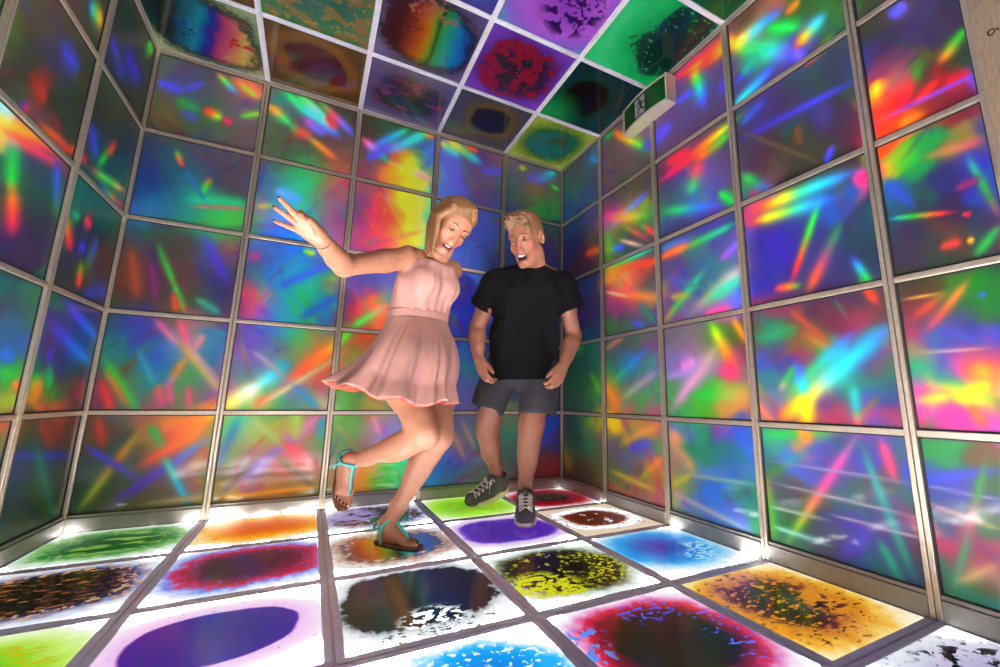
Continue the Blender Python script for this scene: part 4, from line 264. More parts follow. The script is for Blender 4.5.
FOIL['L'] = ('''0.75,4.48,0.16,0.16,2c4030 0.40,4.53,0.19,0.18,3c4038 0.75,4.02,0.16,0.14,303840 0.46,4.15,0.18,0.16,34305c 0.15,4.05,0.21,0.17,343c34 -0.02,4.00,0.23,0.17,303830 1.42,3.94,0.11,0.12,5c5040 1.20,3.97,0.12,0.13,3c4030 1.06,4.25,0.11,0.11,3c403c 0.82,3.73,0.18,0.16,303828 0.88,3.45,0.17,0.14,383428 0.57,3.66,0.17,0.14,3c4838 0.95,3.22,0.14,0.11,303c30 0.71,3.28,0.16,0.12,283848 0.37,3.48,0.19,0.13,2c4044 0.14,3.51,0.19,0.13,28405c 0.46,3.18,0.18,0.12,244c4c 0.12,3.20,0.19,0.12,2c6c50 0.68,3.02,0.13,0.09,30584c 0.43,3.60,0.18,0.14,2c3c38 1.85,3.34,0.09,0.10,3c3c2c 1.63,3.62,0.11,0.12,4c4838 1.33,3.72,0.11,0.11,383830 1.07,3.68,0.13,0.12,303428 1.44,3.47,0.13,0.12,34346c 1.71,3.25,0.10,0.10,303838 1.79,3.05,0.08,0.08,38342c 1.57,3.17,0.09,0.09,803028 1.27,3.40,0.14,0.13,283c2c 1.31,3.16,0.13,0.11,2c3c30 1.04,3.43,0.13,0.11,2c3428 1.73,3.02,0.07,0.06,4c5c3c 1.08,3.14,0.13,0.10,30382c 1.46,2.91,0.08,0.07,584058 1.77,2.82,0.06,0.05,a0e0f0 1.78,2.72,0.06,0.06,f8d020 1.67,2.74,0.07,0.06,e8a0b0 1.42,2.82,0.10,0.08,b05030 1.30,2.81,0.11,0.09,803858 1.48,2.67,0.10,0.08,403860 1.23,2.66,0.11,0.08,20405c 1.06,2.58,0.12,0.09,24503c 1.39,2.43,0.10,0.07,2c4848 1.68,2.50,0.07,0.06,284060 1.61,2.33,0.07,0.05,2c4448 1.28,2.30,0.11,0.07,303c44 1.48,2.12,0.09,0.07,3c2c58 1.16,2.16,0.11,0.07,402c54 1.33,2.00,0.10,0.07,403050 1.01,2.28,0.10,0.06,34344c 0.86,2.63,0.11,0.07,20684c 0.64,2.72,0.16,0.10,18605c 0.27,2.78,0.15,0.09,1c6454 0.71,2.47,0.12,0.07,2c3c5c 0.57,2.35,0.16,0.09,34386c 0.46,2.52,0.15,0.09,244858 0.19,2.62,0.16,0.09,2c5444 0.17,2.48,0.16,0.08,503c3c 0.56,2.13,0.14,0.08,2c4c3c 0.79,2.11,0.11,0.07,34404c 0.34,2.06,0.14,0.07,3c4858 0.13,2.25,0.16,0.08,4c3c34 0.16,2.10,0.15,0.08,3c5088 0.17,2.33,0.16,0.08,4c3838 0.82,1.99,0.10,0.06,305848 1.38,1.85,0.10,0.07,106860 1.15,1.83,0.10,0.06,107060 1.33,1.73,0.09,0.06,2c5058 1.08,1.67,0.10,0.06,207060 1.28,1.60,0.09,0.06,1c6c90 1.13,1.49,0.10,0.06,3060a0 1.20,1.38,0.10,0.06,2c78b0 1.00,1.47,0.11,0.06,3c5cb0 1.21,1.28,0.08,0.05,20a048 1.04,1.25,0.09,0.05,20a840 1.10,1.12,0.09,0.05,a0a030 1.01,1.19,0.08,0.05,b07838 0.97,1.33,0.10,0.06,208050 1.04,1.57,0.09,0.06,287468 0.84,1.86,0.11,0.06,107060 0.84,1.71,0.11,0.06,584088 0.65,1.78,0.12,0.06,50407c 0.34,1.84,0.14,0.07,44406c 0.08,1.83,0.14,0.06,4c3c80 0.77,1.53,0.11,0.06,5c3058 0.65,1.58,0.12,0.06,503078 0.43,1.65,0.13,0.07,283c80 0.18,1.68,0.15,0.07,204880 0.02,1.56,0.14,0.06,1c5c90 0.78,1.38,0.11,0.06,3c4c58 0.57,1.39,0.12,0.06,402c80 0.31,1.37,0.14,0.07,30305c 0.28,1.50,0.14,0.07,244890 0.02,1.34,0.14,0.06,304058 0.78,1.23,0.11,0.06,28a838 0.82,1.15,0.10,0.06,d09028 0.63,1.19,0.12,0.06,389838 0.42,1.24,0.13,0.06,286858 0.22,1.16,0.14,0.07,483c50 -0.06,1.16,0.14,0.06,402c50 0.43,1.08,0.13,0.06,a85838 0.09,1.07,0.15,0.07,70383c 0.65,1.08,0.11,0.06,e08028 1.05,0.86,0.09,0.05,707020 1.02,0.92,0.08,0.05,d05828 0.78,0.90,0.12,0.07,4c5038 0.50,0.89,0.12,0.06,8c4030 0.23,0.79,0.14,0.07,603c34 0.77,0.73,0.13,0.07,24504c 0.41,0.65,0.14,0.07,204c60 0.05,0.56,0.15,0.07,34402c 0.83,0.57,0.11,0.07,20486c 0.48,0.47,0.14,0.07,24543c 0.14,0.37,0.14,0.07,3c4428 0.81,0.36,0.11,0.07,24504c 0.46,0.25,0.14,0.08,3c5830 0.14,0.18,0.14,0.08,4c5434 0.66,0.13,0.12,0.07,4c5830 0.74,0.05,0.10,0.07,3c6c44 0.31,0.07,0.13,0.07,3c5430''',
'''0.89,4.14,0.65,4.05,0.109,4840b0 5048c8 308858;0.63,4.23,0.23,4.21,0.135,403cb0 4840c0;0.22,4.68,0.09,4.61,0.182,40b830 30d040 b0a030;0.70,4.05,0.54,4.01,0.106,4438a8 385090;1.28,4.08,1.03,4.15,0.116,3868d0 40d8d0 a0e050 f8d030 f05828;0.90,3.33,0.69,3.11,0.116,4840b0 4048c0 4060c0;0.66,3.06,0.42,3.43,0.068,30b070 30b040 d05830 c83838;1.09,2.99,0.81,3.02,0.073,f08020 e04830 c83838;0.76,2.99,0.05,3.11,0.060,e83878 70d048 50c850 e0c038 e050a0;0.60,2.91,0.02,2.95,0.064,3068d8 50b0d8 e0c030 f06050 e86098;1.47,3.56,1.19,3.58,0.122,3c48b0 4848c8 3050a0;1.70,3.17,1.48,3.13,0.106,602c20 a03828 b83428;1.70,2.94,1.62,2.91,0.091,5838c8 c030a0 f05030;1.49,2.90,1.05,2.97,0.064,f8a020 f07820 e84030;1.41,3.08,1.23,3.05,0.061,703028;1.82,2.74,1.08,2.97,0.082,f8d820 f8b020 f06028 d04030;1.80,2.71,1.09,2.82,0.058,f07020 e04070 a03070;1.67,2.72,1.59,2.41,0.119,d0a0c0 30b060 20c050 28d040 f0c020;1.57,2.43,1.47,2.14,0.114,f0b020 f06028 e83850 a83058;1.20,2.83,1.07,2.46,0.076,5048c8 4058c8 3070b0 30a050;0.99,2.54,0.76,2.26,0.094,40c040 d0c030 f08030 e83848 c03060;0.90,2.55,0.75,2.56,0.052,3080a0 30c060;0.69,2.58,0.54,2.57,0.092,e03858 d83048;0.67,2.38,0.57,2.33,0.075,4840d0;0.39,2.50,0.48,2.20,0.093,4850c8 2870a0 30a050;0.58,2.26,0.54,2.01,0.080,40a838 a0a030 f05040 c03860;0.46,1.99,0.01,2.13,0.074,4050b8 4858c0;1.28,1.32,0.97,1.22,0.079,30c038 28b840;1.12,1.24,0.99,1.19,0.061,f09030 f05828;1.32,1.43,1.15,1.38,0.052,3878d8;1.20,1.12,0.99,1.12,0.053,90b828 a0c030;0.70,1.89,0.00,1.66,0.082,5848d8 5c58f0 3880f0 3098f0;0.86,1.69,0.02,1.43,0.091,5848c8 5048d8 4878f0 3090f8 28a0e8;0.78,1.49,0.70,1.42,0.082,5838c0;0.73,1.39,0.64,1.21,0.076,2878a0 20a868 28b848;0.95,1.26,0.75,1.22,0.070,30d038 60c830 f0a030;0.89,1.25,0.75,1.15,0.084,e0b030 f07828;0.10,1.29,0.20,1.12,0.136,903848 a83c38;1.07,0.76,-0.01,0.63,0.050,2c4cb0 3850b8 3840a0;0.67,0.79,0.12,0.13,0.083,1c8868 208c78 207068;0.68,0.97,0.43,0.76,0.074,b04838 804030;0.82,0.11,0.03,0.11,0.044,60a058 808838;0.92,0.52,0.36,0.19,0.026,34486c''')
FOIL_LEVEL = {'B': (1.15, .98, 1.2, 1.6, 2.5), 'R': (1.2, .95, 1.1, 1.6, 1.85), 'L': (.95, 1.0, 1.15, 1.6, 1.75)}   # colour gain per row, raised upwards to offset the weaker light
def hexrgb(h): return np.array([int(h[i:i+2], 16) for i in (0, 2, 4)], float)/255
def to_lin(c): return np.where(c <= .04045, c/12.92, ((c+.055)/1.055)**2.4)
_parsed = {}
def parse_foil(wh):
    if wh not in _parsed:
        bl = [(float(p[0]), float(p[1]), float(p[2]), float(p[3]), hexrgb(p[4])) for p in (t.split(',') for t in FOIL[wh][0].split())]
        st = []
        for t in FOIL[wh][1].split(';'):
            p = t.split(','); st.append(tuple(float(x) for x in p[:5]) + (np.array([hexrgb(c) for c in p[5].split()]),))
        _parsed[wh] = (bl, st)
    return _parsed[wh]
def foil_colour(wh, a, b):
    if wh == 'L' and a.max() > 1.8:      # further along, the left wall carries the same run of foil as the right
        k = np.clip((a-1.75)/.5, 0, 1)[:, None]; k = k*k*(3-2*k)
        return foil_sheet('L', a, b)*(1-k) + foil_sheet('R', np.minimum(a, 4.57)-.1, b)*k
    return foil_sheet(wh, a, b)
def foil_sheet(wh, a, b):
    """the foil colour with painted lamp reflections at wall coordinates a, b (in tiles)"""
    bl, st = parse_foil(wh)
    num = np.zeros((len(a), 3)); den = np.zeros(len(a))
    wa = a+.035*np.sin(7.1*b+2.3*a)+.022*np.sin(15*b-9*a+1)+.012*np.sin(31*a+23*b); wb = b+.035*np.sin(6.3*a-1.7*b+.7)+.022*np.sin(13*a+11*b)+.012*np.sin(37*b-19*a)
    for ca, cb, sa, sb, c in bl:
        q = ((wa-ca)/sa)**2 + ((wb-cb)/sb)**2
        w_ = np.exp(-q*.62) + 1e-3/(1+q*q*.2)
        num += w_[:, None]*c; den += w_
    col = num/den[:, None]
    # long faint rays across the sheet
    rs = np.random.RandomState(ord(wh))
    for k in range(240):
        ca, cb = rs.rand()*5, rs.rand()*4.7; th = rs.choice([.6, 2.4, 1.2, 1.9])+rs.randn()*.25; L = .15+rs.rand()*.7; wd = .008+.045*rs.rand()**2
        t = (a-ca)*math.cos(th)+(b-cb)*math.sin(th); s = -(a-ca)*math.sin(th)+(b-cb)*math.cos(th)
        m = np.exp(-(s/wd)**2)*np.clip(1-np.abs(t)/L, 0, 1)*.22
        h = (t/L*.5+.5+rs.rand()) % 1.0
        rain = np.clip(np.stack([np.abs(h*6-3)-1, 2-np.abs(h*6-2), 2-np.abs(h*6-4)], -1), 0, 1)
        lum = col.mean(-1, keepdims=True)
        col = col*(1-m[:, None]) + rain*np.clip(lum*1.7, 0, 1)*m[:, None]
    for a1, b1, a2, b2, wd, cs in st:  # streaks: reflected lamp light painted into the foil colour
        d = np.array([a2-a1, b2-b1]); L = np.linalg.norm(d); d /= L
        t = ((a-a1)*d[0]+(b-b1)*d[1])/L; s = -(a-a1)*d[1]+(b-b1)*d[0]
        tt = np.clip((t+.16)/1.32, 0, 1)
        wloc = wd*(.26+.56*np.sin(math.pi*tt)**.8)          # beams swell and taper
        e = np.clip(np.minimum((t+.16)/.40, (1.16-t)/.40), 0, 1)
        m = np.exp(-np.abs(s/wloc)**1.7)*e*e*(3-2*e)*.95
        k = np.clip(t, 0, 1)*(len(cs)-1); i0 = np.minimum(k.astype(int), max(len(cs)-2, 0)); f = (k-i0)[:, None]
        c = cs[i0]*(1-f)+cs[np.minimum(i0+1, len(cs)-1)]*f
        col = col*(1-m[:, None]) + c*m[:, None]
    # deepen the hues a little, then to reflectance
    g = col.mean(-1, keepdims=True); col = np.clip(g+(col-g)*1.08, 0, 1)
    lin = to_lin(col)**1.20*1.15
    gain = np.interp(b, (.5, 1.47, 2.4, 3.35, 4.3), FOIL_LEVEL[wh])
    return np.clip(lin*gain[:, None], .004, .95)
# ------------------------------------------------------------------ liquid tiles
def liquid_mat(name, stops, c=(0, 0), r=(.19, .15), rot=0.0, n=2.4, amp=.35, sc=26, lo=.35, lsc=7, flecks=(), seed=0.0, gain=1.0, gloss=.15, wash=None, bands=None, clear=0.0):
    """a backlit coloured-liquid tile: white light box seen through blobs of dye.  stops = colours from the blob's heart outwards"""
    m, nt, out = new_mat(name)
    tc = node(nt, 'ShaderNodeTexCoord'); P = tc.outputs['Object']
    sd = node(nt, 'ShaderNodeVectorMath', operation='ADD', ins={0: P, 1: (seed*1.7, seed*.9, seed*2.3)}).outputs[0]
    n1 = node(nt, 'ShaderNodeTexNoise', ins={'Vector': sd, 'Scale': float(sc), 'Detail': 7.0, 'Roughness': .62})
    n0 = node(nt, 'ShaderNodeTexNoise', ins={'Vector': sd, 'Scale': float(lsc), 'Detail': 1.0})
    r = (r[0]*1.07, r[1]*1.09); sc = sc*1.35
    a = node(nt, 'ShaderNodeVectorMath', operation='SUBTRACT', ins={0: P, 1: (c[0], c[1], 0)}).outputs[0]
    ro = node(nt, 'ShaderNodeVectorRotate', rotation_type='Z_AXIS', ins={'Vector': a, 'Angle': rot}).outputs[0]
    sx = node(nt, 'ShaderNodeSeparateXYZ', ins={0: ro})
    X = math_n(nt, 'POWER', math_n(nt, 'ABSOLUTE', math_n(nt, 'DIVIDE', sx.outputs[0], r[0])), n)
    Y = math_n(nt, 'POWER', math_n(nt, 'ABSOLUTE', math_n(nt, 'DIVIDE', sx.outputs[1], r[1])), n)
    d = math_n(nt, 'POWER', math_n(nt, 'ADD', X, Y), 1.0/n)
    d = math_n(nt, 'ADD', d, math_n(nt, 'MULTIPLY', math_n(nt, 'SUBTRACT', n1.outputs['Fac'], .5), amp))
    d = math_n(nt, 'ADD', d, math_n(nt, 'MULTIPLY', math_n(nt, 'SUBTRACT', n0.outputs['Fac'], .5), lo))
    t = math_n(nt, 'DIVIDE', d, 2.0, clamp=True)
    cr = node(nt, 'ShaderNodeValToRGB', ins={'Fac': t}); el = cr.color_ramp.elements
    cr.color_ramp.interpolation = 'LINEAR'
    while len(el) > 1: el.remove(el[-1])
    el[0].position = stops[0][0]/2; el[0].color = rgba(srgb(stops[0][1]))
    for p, col in stops[1:]:
        e = el.new(min(p/2, 1.0)); e.color = rgba(srgb(col))
    colr = cr.outputs['Color']
    if wash:   # a second tint sweeping across the tile
        (wx, wy), wr, wc, ws = wash
        dd = node(nt, 'ShaderNodeVectorMath', operation='DISTANCE', ins={0: P, 1: (wx, wy, 0)}).outputs['Value']
        f = node(nt, 'ShaderNodeMapRange', interpolation_type='SMOOTHSTEP', ins={'Value': dd, 'From Min': 0.0, 'From Max': wr, 'To Min': ws, 'To Max': 0.0}).outputs[0]
        mx = node(nt, 'ShaderNodeMix', data_type='RGBA'); nt.links.new(f, mx.inputs['Factor']); nt.links.new(colr, mx.inputs['A']); mx.inputs['B'].default_value = rgba(srgb(wc)); colr = mx.outputs['Result']
    if bands:  # colours side by side across the blob; on dark floor tiles a painted wall reflection
        ang, b0, b1, bs = bands
        bx = math_n(nt, 'ADD', math_n(nt, 'MULTIPLY', sxyz(nt, P, 0), math.cos(ang)), math_n(nt, 'MULTIPLY', sxyz(nt, P, 1), math.sin(ang)))
        bx = math_n(nt, 'ADD', bx, math_n(nt, 'MULTIPLY', math_n(nt, 'SUBTRACT', n0.outputs['Fac'], .5), .05))
        bt = node(nt, 'ShaderNodeMapRange', ins={'Value': bx, 'From Min': b0, 'From Max': b1, 'To Min': 0.0, 'To Max': 1.0}).outputs[0]
        br = node(nt, 'ShaderNodeValToRGB', ins={'Fac': bt}); be = br.color_ramp.elements
        while len(be) > 1: be.remove(be[-1])
        be[0].position = bs[0][0]; be[0].color = rgba(srgb(bs[0][1]))
        for p, col in bs[1:]:
            e = be.new(p); e.color = rgba(srgb(col))
        f = node(nt, 'ShaderNodeMapRange', interpolation_type='SMOOTHSTEP', ins={'Value': d, 'From Min': .72, 'From Max': 1.0, 'To Min': 1.0, 'To Max': 0.0}).outputs[0]
        mx = node(nt, 'ShaderNodeMix', data_type='RGBA'); nt.links.new(f, mx.inputs['Factor']); nt.links.new(colr, mx.inputs['A']); nt.links.new(br.outputs['Color'], mx.inputs['B']); colr = mx.outputs['Result']
    for k, fl in enumerate(flecks):
        fsc, thr, fc, d0, d1 = fl[:5]; st = fl[5] if len(fl) > 5 else (1, 1, 1); pos = fl[6] if len(fl) > 6 else None
        mp = node(nt, 'ShaderNodeMapping', ins={'Vector': P, 'Location': (seed+3.1*k, seed*.5-k, 1.7*k), 'Scale': st})
        nf = node(nt, 'ShaderNodeTexNoise', ins={'Vector': mp.outputs[0], 'Scale': float(fsc), 'Detail': 3.0, 'Roughness': .55})
        hot = node(nt, 'ShaderNodeMapRange', ins={'Value': nf.outputs['Fac'], 'From Min': thr-.012, 'From Max': thr+.012, 'To Min': 0.0, 'To Max': 1.0}).outputs[0]
        w0 = node(nt, 'ShaderNodeMapRange', interpolation_type='SMOOTHSTEP', ins={'Value': d, 'From Min': d0-.12, 'From Max': d0+.04, 'To Min': 0.0, 'To Max': 1.0}).outputs[0]
        w1 = node(nt, 'ShaderNodeMapRange', interpolation_type='SMOOTHSTEP', ins={'Value': d, 'From Min': d1-.04, 'From Max': d1+.12, 'To Min': 1.0, 'To Max': 0.0}).outputs[0]
        f = math_n(nt, 'MULTIPLY', math_n(nt, 'MULTIPLY', hot, w0), w1)
        if pos:
            dd = node(nt, 'ShaderNodeVectorMath', operation='DISTANCE', ins={0: P, 1: (pos[0], pos[1], 0)}).outputs['Value']
            f = math_n(nt, 'MULTIPLY', f, node(nt, 'ShaderNodeMapRange', interpolation_type='SMOOTHSTEP', ins={'Value': dd, 'From Min': pos[2]*.6, 'From Max': pos[2], 'To Min': 1.0, 'To Max': 0.0}).outputs[0])
        mx = node(nt, 'ShaderNodeMix', data_type='RGBA'); nt.links.new(f, mx.inputs['Factor']); nt.links.new(colr, mx.inputs['A']); mx.inputs['B'].default_value = rgba(srgb(fc))
        colr = mx.outputs['Result']
    # clear gel lets far more of the light box through than dyed gel
    sc_ = node(nt, 'ShaderNodeSeparateColor'); nt.links.new(colr, sc_.inputs[0])
    mn = math_n(nt, 'MINIMUM', math_n(nt, 'MINIMUM', sc_.outputs[0], sc_.outputs[1]), sc_.outputs[2])
    st = math_n(nt, 'MULTIPLY', math_n(nt, 'ADD', math_n(nt, 'MULTIPLY', math_n(nt, 'POWER', mn, 28.0), clear), 1.0), gain)
    if clear:   # the light box is dimmer towards its rim
        mxy = math_n(nt, 'MAXIMUM', math_n(nt, 'ABSOLUTE', sxyz(nt, P, 0)), math_n(nt, 'ABSOLUTE', sxyz(nt, P, 1)))
        rim = node(nt, 'ShaderNodeMapRange', interpolation_type='SMOOTHSTEP', ins={'Value': mxy, 'From Min': .165, 'From Max': .222, 'To Min': 1.0, 'To Max': .22}).outputs[0]
        st = math_n(nt, 'MAXIMUM', math_n(nt, 'MULTIPLY', st, rim), gain)
    em = node(nt, 'ShaderNodeEmission', ins={'Color': colr, 'Strength': st})
    gl = node(nt, 'ShaderNodeBsdfGlossy', ins={'Color': (1, 1, 1, 1), 'Roughness': gloss})
    fr = node(nt, 'ShaderNodeFresnel', ins={'IOR': 1.45})
    mix = node(nt, 'ShaderNodeMixShader', ins={0: fr.outputs[0], 1: em.outputs[0], 2: gl.outputs[0]})
    nt.links.new(mix.outputs[0], out.inputs[0])
    return m

def sxyz(nt, v, k):
    return node(nt, 'ShaderNodeSeparateXYZ', ins={0: v}).outputs[k]

def tile_slab(hw, z0, z1, bev=.003, n=2):
    bm = bmesh.new(); bmesh.ops.create_cube(bm, size=1)
    for v in bm.verts: v.co = Vector((v.co.x*2*hw, v.co.y*2*hw, z0+(v.co.z+.5)*(z1-z0)))
    bmesh.ops.bevel(bm, geom=bm.edges[:], offset=bev, segments=n, affect='EDGES', profile=.5)
    me = bpy.data.meshes.new('slab'); bm.to_mesh(me); bm.free(); return me

W = 'ffffff'
FG = .56
CLEAR = 135.0
FLOOR_TILES = {
 (0,0): ('glowing floor tile with a dark green liquid blob, left back corner',
   dict(stops=[(0,'0a4a1c'),(.5,'0d5a22'),(.85,'1f8a3c'),(1.02,'8fc77a'),(1.12,'d8f4e2'),(1.4,W)], r=(.205,.17), amp=.5, sc=24, seed=1, flecks=[(9,.56,'7fb24a',0,.8,(1,2.5,1)),(60,.6,'b4d08a',.7,1.1)])),
 (1,0): ('glowing floor tile of orange liquid with a red-orange patch, against the back wall',
   dict(stops=[(0,'e2560a'),(.55,'ee6a08'),(.85,'f68a0a'),(.98,'fca418'),(1.2,'ffb830'),(1.45,'ffe9a8'),(1.6,W)], c=(.02,0), r=(.180,.130), amp=.45, lo=.5, seed=2, flecks=[(30,.62,'d85a10',.8,1.3,(1,3,1))])),
 (2,0): ('glowing floor tile of grey-black and lilac liquid, under the raised sandal',
   dict(stops=[(0,'14121c'),(.7,'1c1a28'),(.95,'3a3450'),(1.05,'a8a4c8'),(1.2,'e4e4f4'),(1.4,W)], r=(.20,.165), amp=.55, seed=3, flecks=[(10,.47,'a08cc8',0,1.05,(1,2,1),(-.12,.03,.16)),(50,.6,'cfc8e6',.6,1.1)])),
 (3,0): ('glowing floor tile of lime green and yellow liquid, behind the lifted sneaker',
   dict(stops=[(0,'5fc21a'),(.5,'6cd01c'),(.8,'96e62a'),(1.05,'c0f45a'),(1.25,'e6ffc0'),(1.4,'fbfff2')], r=(.205,.175), amp=.35, seed=4, flecks=[(14,.55,'b8d418',0,.8,(1,2.5,1))])),
 (4,0): ("dark red and black floor tile with a pink rim, right back corner",
   dict(stops=[(0,'1c1414'),(.4,'2a0e14'),(.7,'7a0a1c'),(.95,'a8142c'),(1.08,'e88aa0'),(1.2,'fbdde6'),(1.4,W)], r=(.21,.185), amp=.4, seed=5, flecks=[(24,.57,'2c4a3a',0,.5)])),
 (0,1): ('glowing floor tile of black-brown liquid streaked with copper, beside the left wall',
   dict(stops=[(0,'150a06'),(.75,'1c0d08'),(.93,'2a2a4a'),(1.03,'8a94c0'),(1.15,'dfe8fa'),(1.4,W)], c=(-.02,0), r=(.225,.17), amp=.32, seed=6, flecks=[(22,.62,'b0703a',0,1.0,(1,3.2,1)),(48,.63,'8a5020',.1,1.02,(1,3,1)),(40,.55,'d8a880',.85,1.1)])),
 (1,1): ("floor tile with dark maroon heart and crimson and blue rim, left of the woman",
   dict(stops=[(0,'1e0a24'),(.5,'28082c'),(.72,'5a0a30'),(.88,'a80a3c'),(1.0,'c8306a'),(1.08,'7a8ae8'),(1.2,'cfe0ff'),(1.38,W)], c=(.01,.01), r=(.20,.17), amp=.4, seed=7, flecks=[(36,.66,'2c48d8',.5,1.1),(60,.63,'4a6af0',.8,1.15)])),
 (2,1): ('glowing floor tile of grey liquid ringed with white, under the standing sandal',
   dict(stops=[(0,'2c2c34'),(.6,'34343e'),(.85,'54545e'),(.98,'b49a8a'),(1.1,'e8e0dc'),(1.3,W)], r=(.205,.17), amp=.4, seed=8, flecks=[(44,.55,'d8a890',.8,1.1)], gloss=.12, bands=(0, -.19, .19, [(0,'4a4a58'),(.14,'8c3020'),(.28,'b06018'),(.4,'6c7c20'),(.5,'30302c'),(.6,'2c9080'),(.68,'3c5090'),(.84,'40508c'),(1,'3c3c4c')]))),  # bands: the walls' rainbow reflection painted into the grey liquid
 (3,1): ('glowing floor tile with a smooth violet liquid blob, under the standing sneaker',
   dict(stops=[(0,'4c1e9c'),(.6,'4e1fa4'),(.93,'5c2cb4'),(1.0,'8a5ad0'),(1.08,'e0c0f4'),(1.25,'f6e6fc'),(1.45,W)], r=(.20,.155), n=2.6, amp=.12, lo=.25, seed=9)),
 (4,1): ('glowing floor tile with a rust brown blob pierced by white holes, beside the right wall',
   dict(stops=[(0,'5a1806'),(.7,'64200c'),(.92,'702a14'),(.98,'c08a70'),(1.04,'e8e4ea'),(1.3,'f6f4f8'),(1.6,'f0d8bc')], c=(-.01,.0), r=(.15,.12), amp=.32, seed=10, flecks=[(17,.60,'dfe8f4',0,.75),(48,.6,'9a6a58',1.05,1.5)])),
 (0,2): ("glowing lime green floor tile with yellow flecks, bottom left corner of the photo",
   dict(stops=[(0,'4cc00c'),(.6,'62cc10'),(.9,'9adc28'),(1.15,'c8f06a'),(1.35,'ecffc4'),(1.5,W)], c=(-.02,-.06), r=(.21,.20), amp=.3, seed=11, flecks=[(26,.54,'c8c010',.3,1.0,(1,2.5,1))])),
 (1,2): ('glowing floor tile with a large smooth indigo blob on pink, left front',
   dict(stops=[(0,'2e0a84'),(.75,'32098a'),(.955,'380c92'),(.975,'9a5cc0'),(1.0,'eec2f2'),(1.2,'f6d8f6'),(1.4,'fdf2fd'),(1.55,W)], c=(-.01,.005), r=(.170,.125), n=2.5, amp=.05, lo=.18, lsc=6, seed=12, flecks=[(70,.68,'8a5ab4',1.05,1.35)])),
 (2,2): ('glowing floor tile of black liquid edged with white froth, in front of the woman',
   dict(stops=[(0,'121018'),(.7,'16141c'),(.92,'201c24'),(.97,'b8bcc4'),(1.05,'e6ecf2'),(1.3,W)], c=(.0,.015), r=(.215,.185), n=2.8, amp=.36, sc=30, lo=.3, seed=13, bands=(0, -.2, .2, [(0,'1a1614'),(.2,'241c14'),(.34,'34300c'),(.42,'1a1a18'),(.5,'143834'),(.6,'1c2444'),(.8,'1c1c30'),(1,'14121a')]), gloss=.12, flecks=[(38,.52,'f0f4f8',.45,.98,(1,1.4,1),(0,-.17,.12)),(52,.57,'282830',1.0,1.25,(1,2,1),(0,-.17,.2))])),  # bands: blurred reflection of the walls, painted into the black liquid
 (3,2): ('glowing floor tile of black liquid speckled acid yellow, left of the sky blue tile',
   dict(stops=[(0,'1a0e0a'),(.7,'1e120a'),(.9,'2a2414'),(1.0,'7c8470'),(1.1,'dbe8e4'),(1.3,W)], r=(.205,.17), amp=.34, seed=14, flecks=[(34,.47,'d8d818',.35,1.12,(1,1.3,1),(-.15,-.13,.17)),(44,.56,'d0d010',.55,1.08,(1.5,1.5,1),(.14,-.03,.17)),(46,.62,'b8b414',.1,1.0)])),
 (4,2): ('glowing floor tile of sky blue liquid with a deep blue heart, beside the right wall',
   dict(stops=[(0,'0c3ca8'),(.35,'0e54c0'),(.65,'1080dc'),(.9,'28a4f0'),(1.05,'8ad4fa'),(1.2,'d8f2ff'),(1.4,W)], c=(-.02,.02), r=(.205,.165), amp=.3, seed=15, flecks=[(40,.5,'a0dcf4',.55,1.1,(1,1.4,1),(.12,-.10,.16))])),
 (2,3): ("glowing cyan blue floor tile, centre of the photo's bottom edge",
   dict(stops=[(0,'0a50c4'),(.4,'0c74dc'),(.75,'0c9cf0'),(.95,'22b8fa'),(1.03,'9ce2fd'),(1.12,W)], c=(.02,-.03), r=(.19,.19), amp=.32, seed=16, flecks=[(48,.58,'dff6ff',.6,1.05)])),
 (3,3): ("nearly black floor tile with crimson and blue edges, nearest the camera",
   dict(stops=[(0,'1e0a0a'),(.66,'220a0c'),(.85,'8a0c2c'),(.98,'d82448'),(1.08,'e888c0'),(1.2,'f6e4fb'),(1.4,W)], c=(.0,-.01), r=(.20,.185), amp=.3, seed=17, flecks=[(38,.56,'3c5ae8',.55,1.0,(1,1.6,1),(.05,.15,.11)),(46,.60,'5a6af0',.5,1.02,(1,1.5,1),(.2,-.05,.16)),(30,.54,'5a8cf0',.85,1.15,(1,1,1),(-.2,.06,.1))])),
 (4,3): ('glowing floor tile of amber liquid with dark brown patches, beside the right wall',
   dict(stops=[(0,'2a0a06'),(.5,'34100a'),(.66,'6a1e1a'),(.76,'c87a10'),(.95,'e8a018'),(1.1,'f8c850'),(1.25,'fff0c4'),(1.45,'fffaec')], c=(-.03,.0), r=(.215,.19), amp=.4, lo=.5, sc=30, seed=18, flecks=[(30,.575,'d88a14',.0,.75,(1,1.8,1)),(24,.47,'d88a14',.1,.8,(1,1.8,1),(.10,-.06,.12)),(40,.6,'4a1408',.75,1.0,(1,1.6,1))])),
 (4,4): ("milky lilac floor tile with black flecks, bottom right corner of the photo",
   dict(stops=[(0,'a89ad0'),(.6,'b8acd8'),(.95,'d8d4ec'),(1.2,'eef2fa'),(1.5,'f8fcff')], c=(0,.0), r=(.2,.17), amp=.4, seed=19, gain=.95, flecks=[(20,.54,'0a0a10',.35,1.05,(1,1.4,1),(.06,.12,.16)),(60,.63,'6a6484',.5,1.2)])),
}
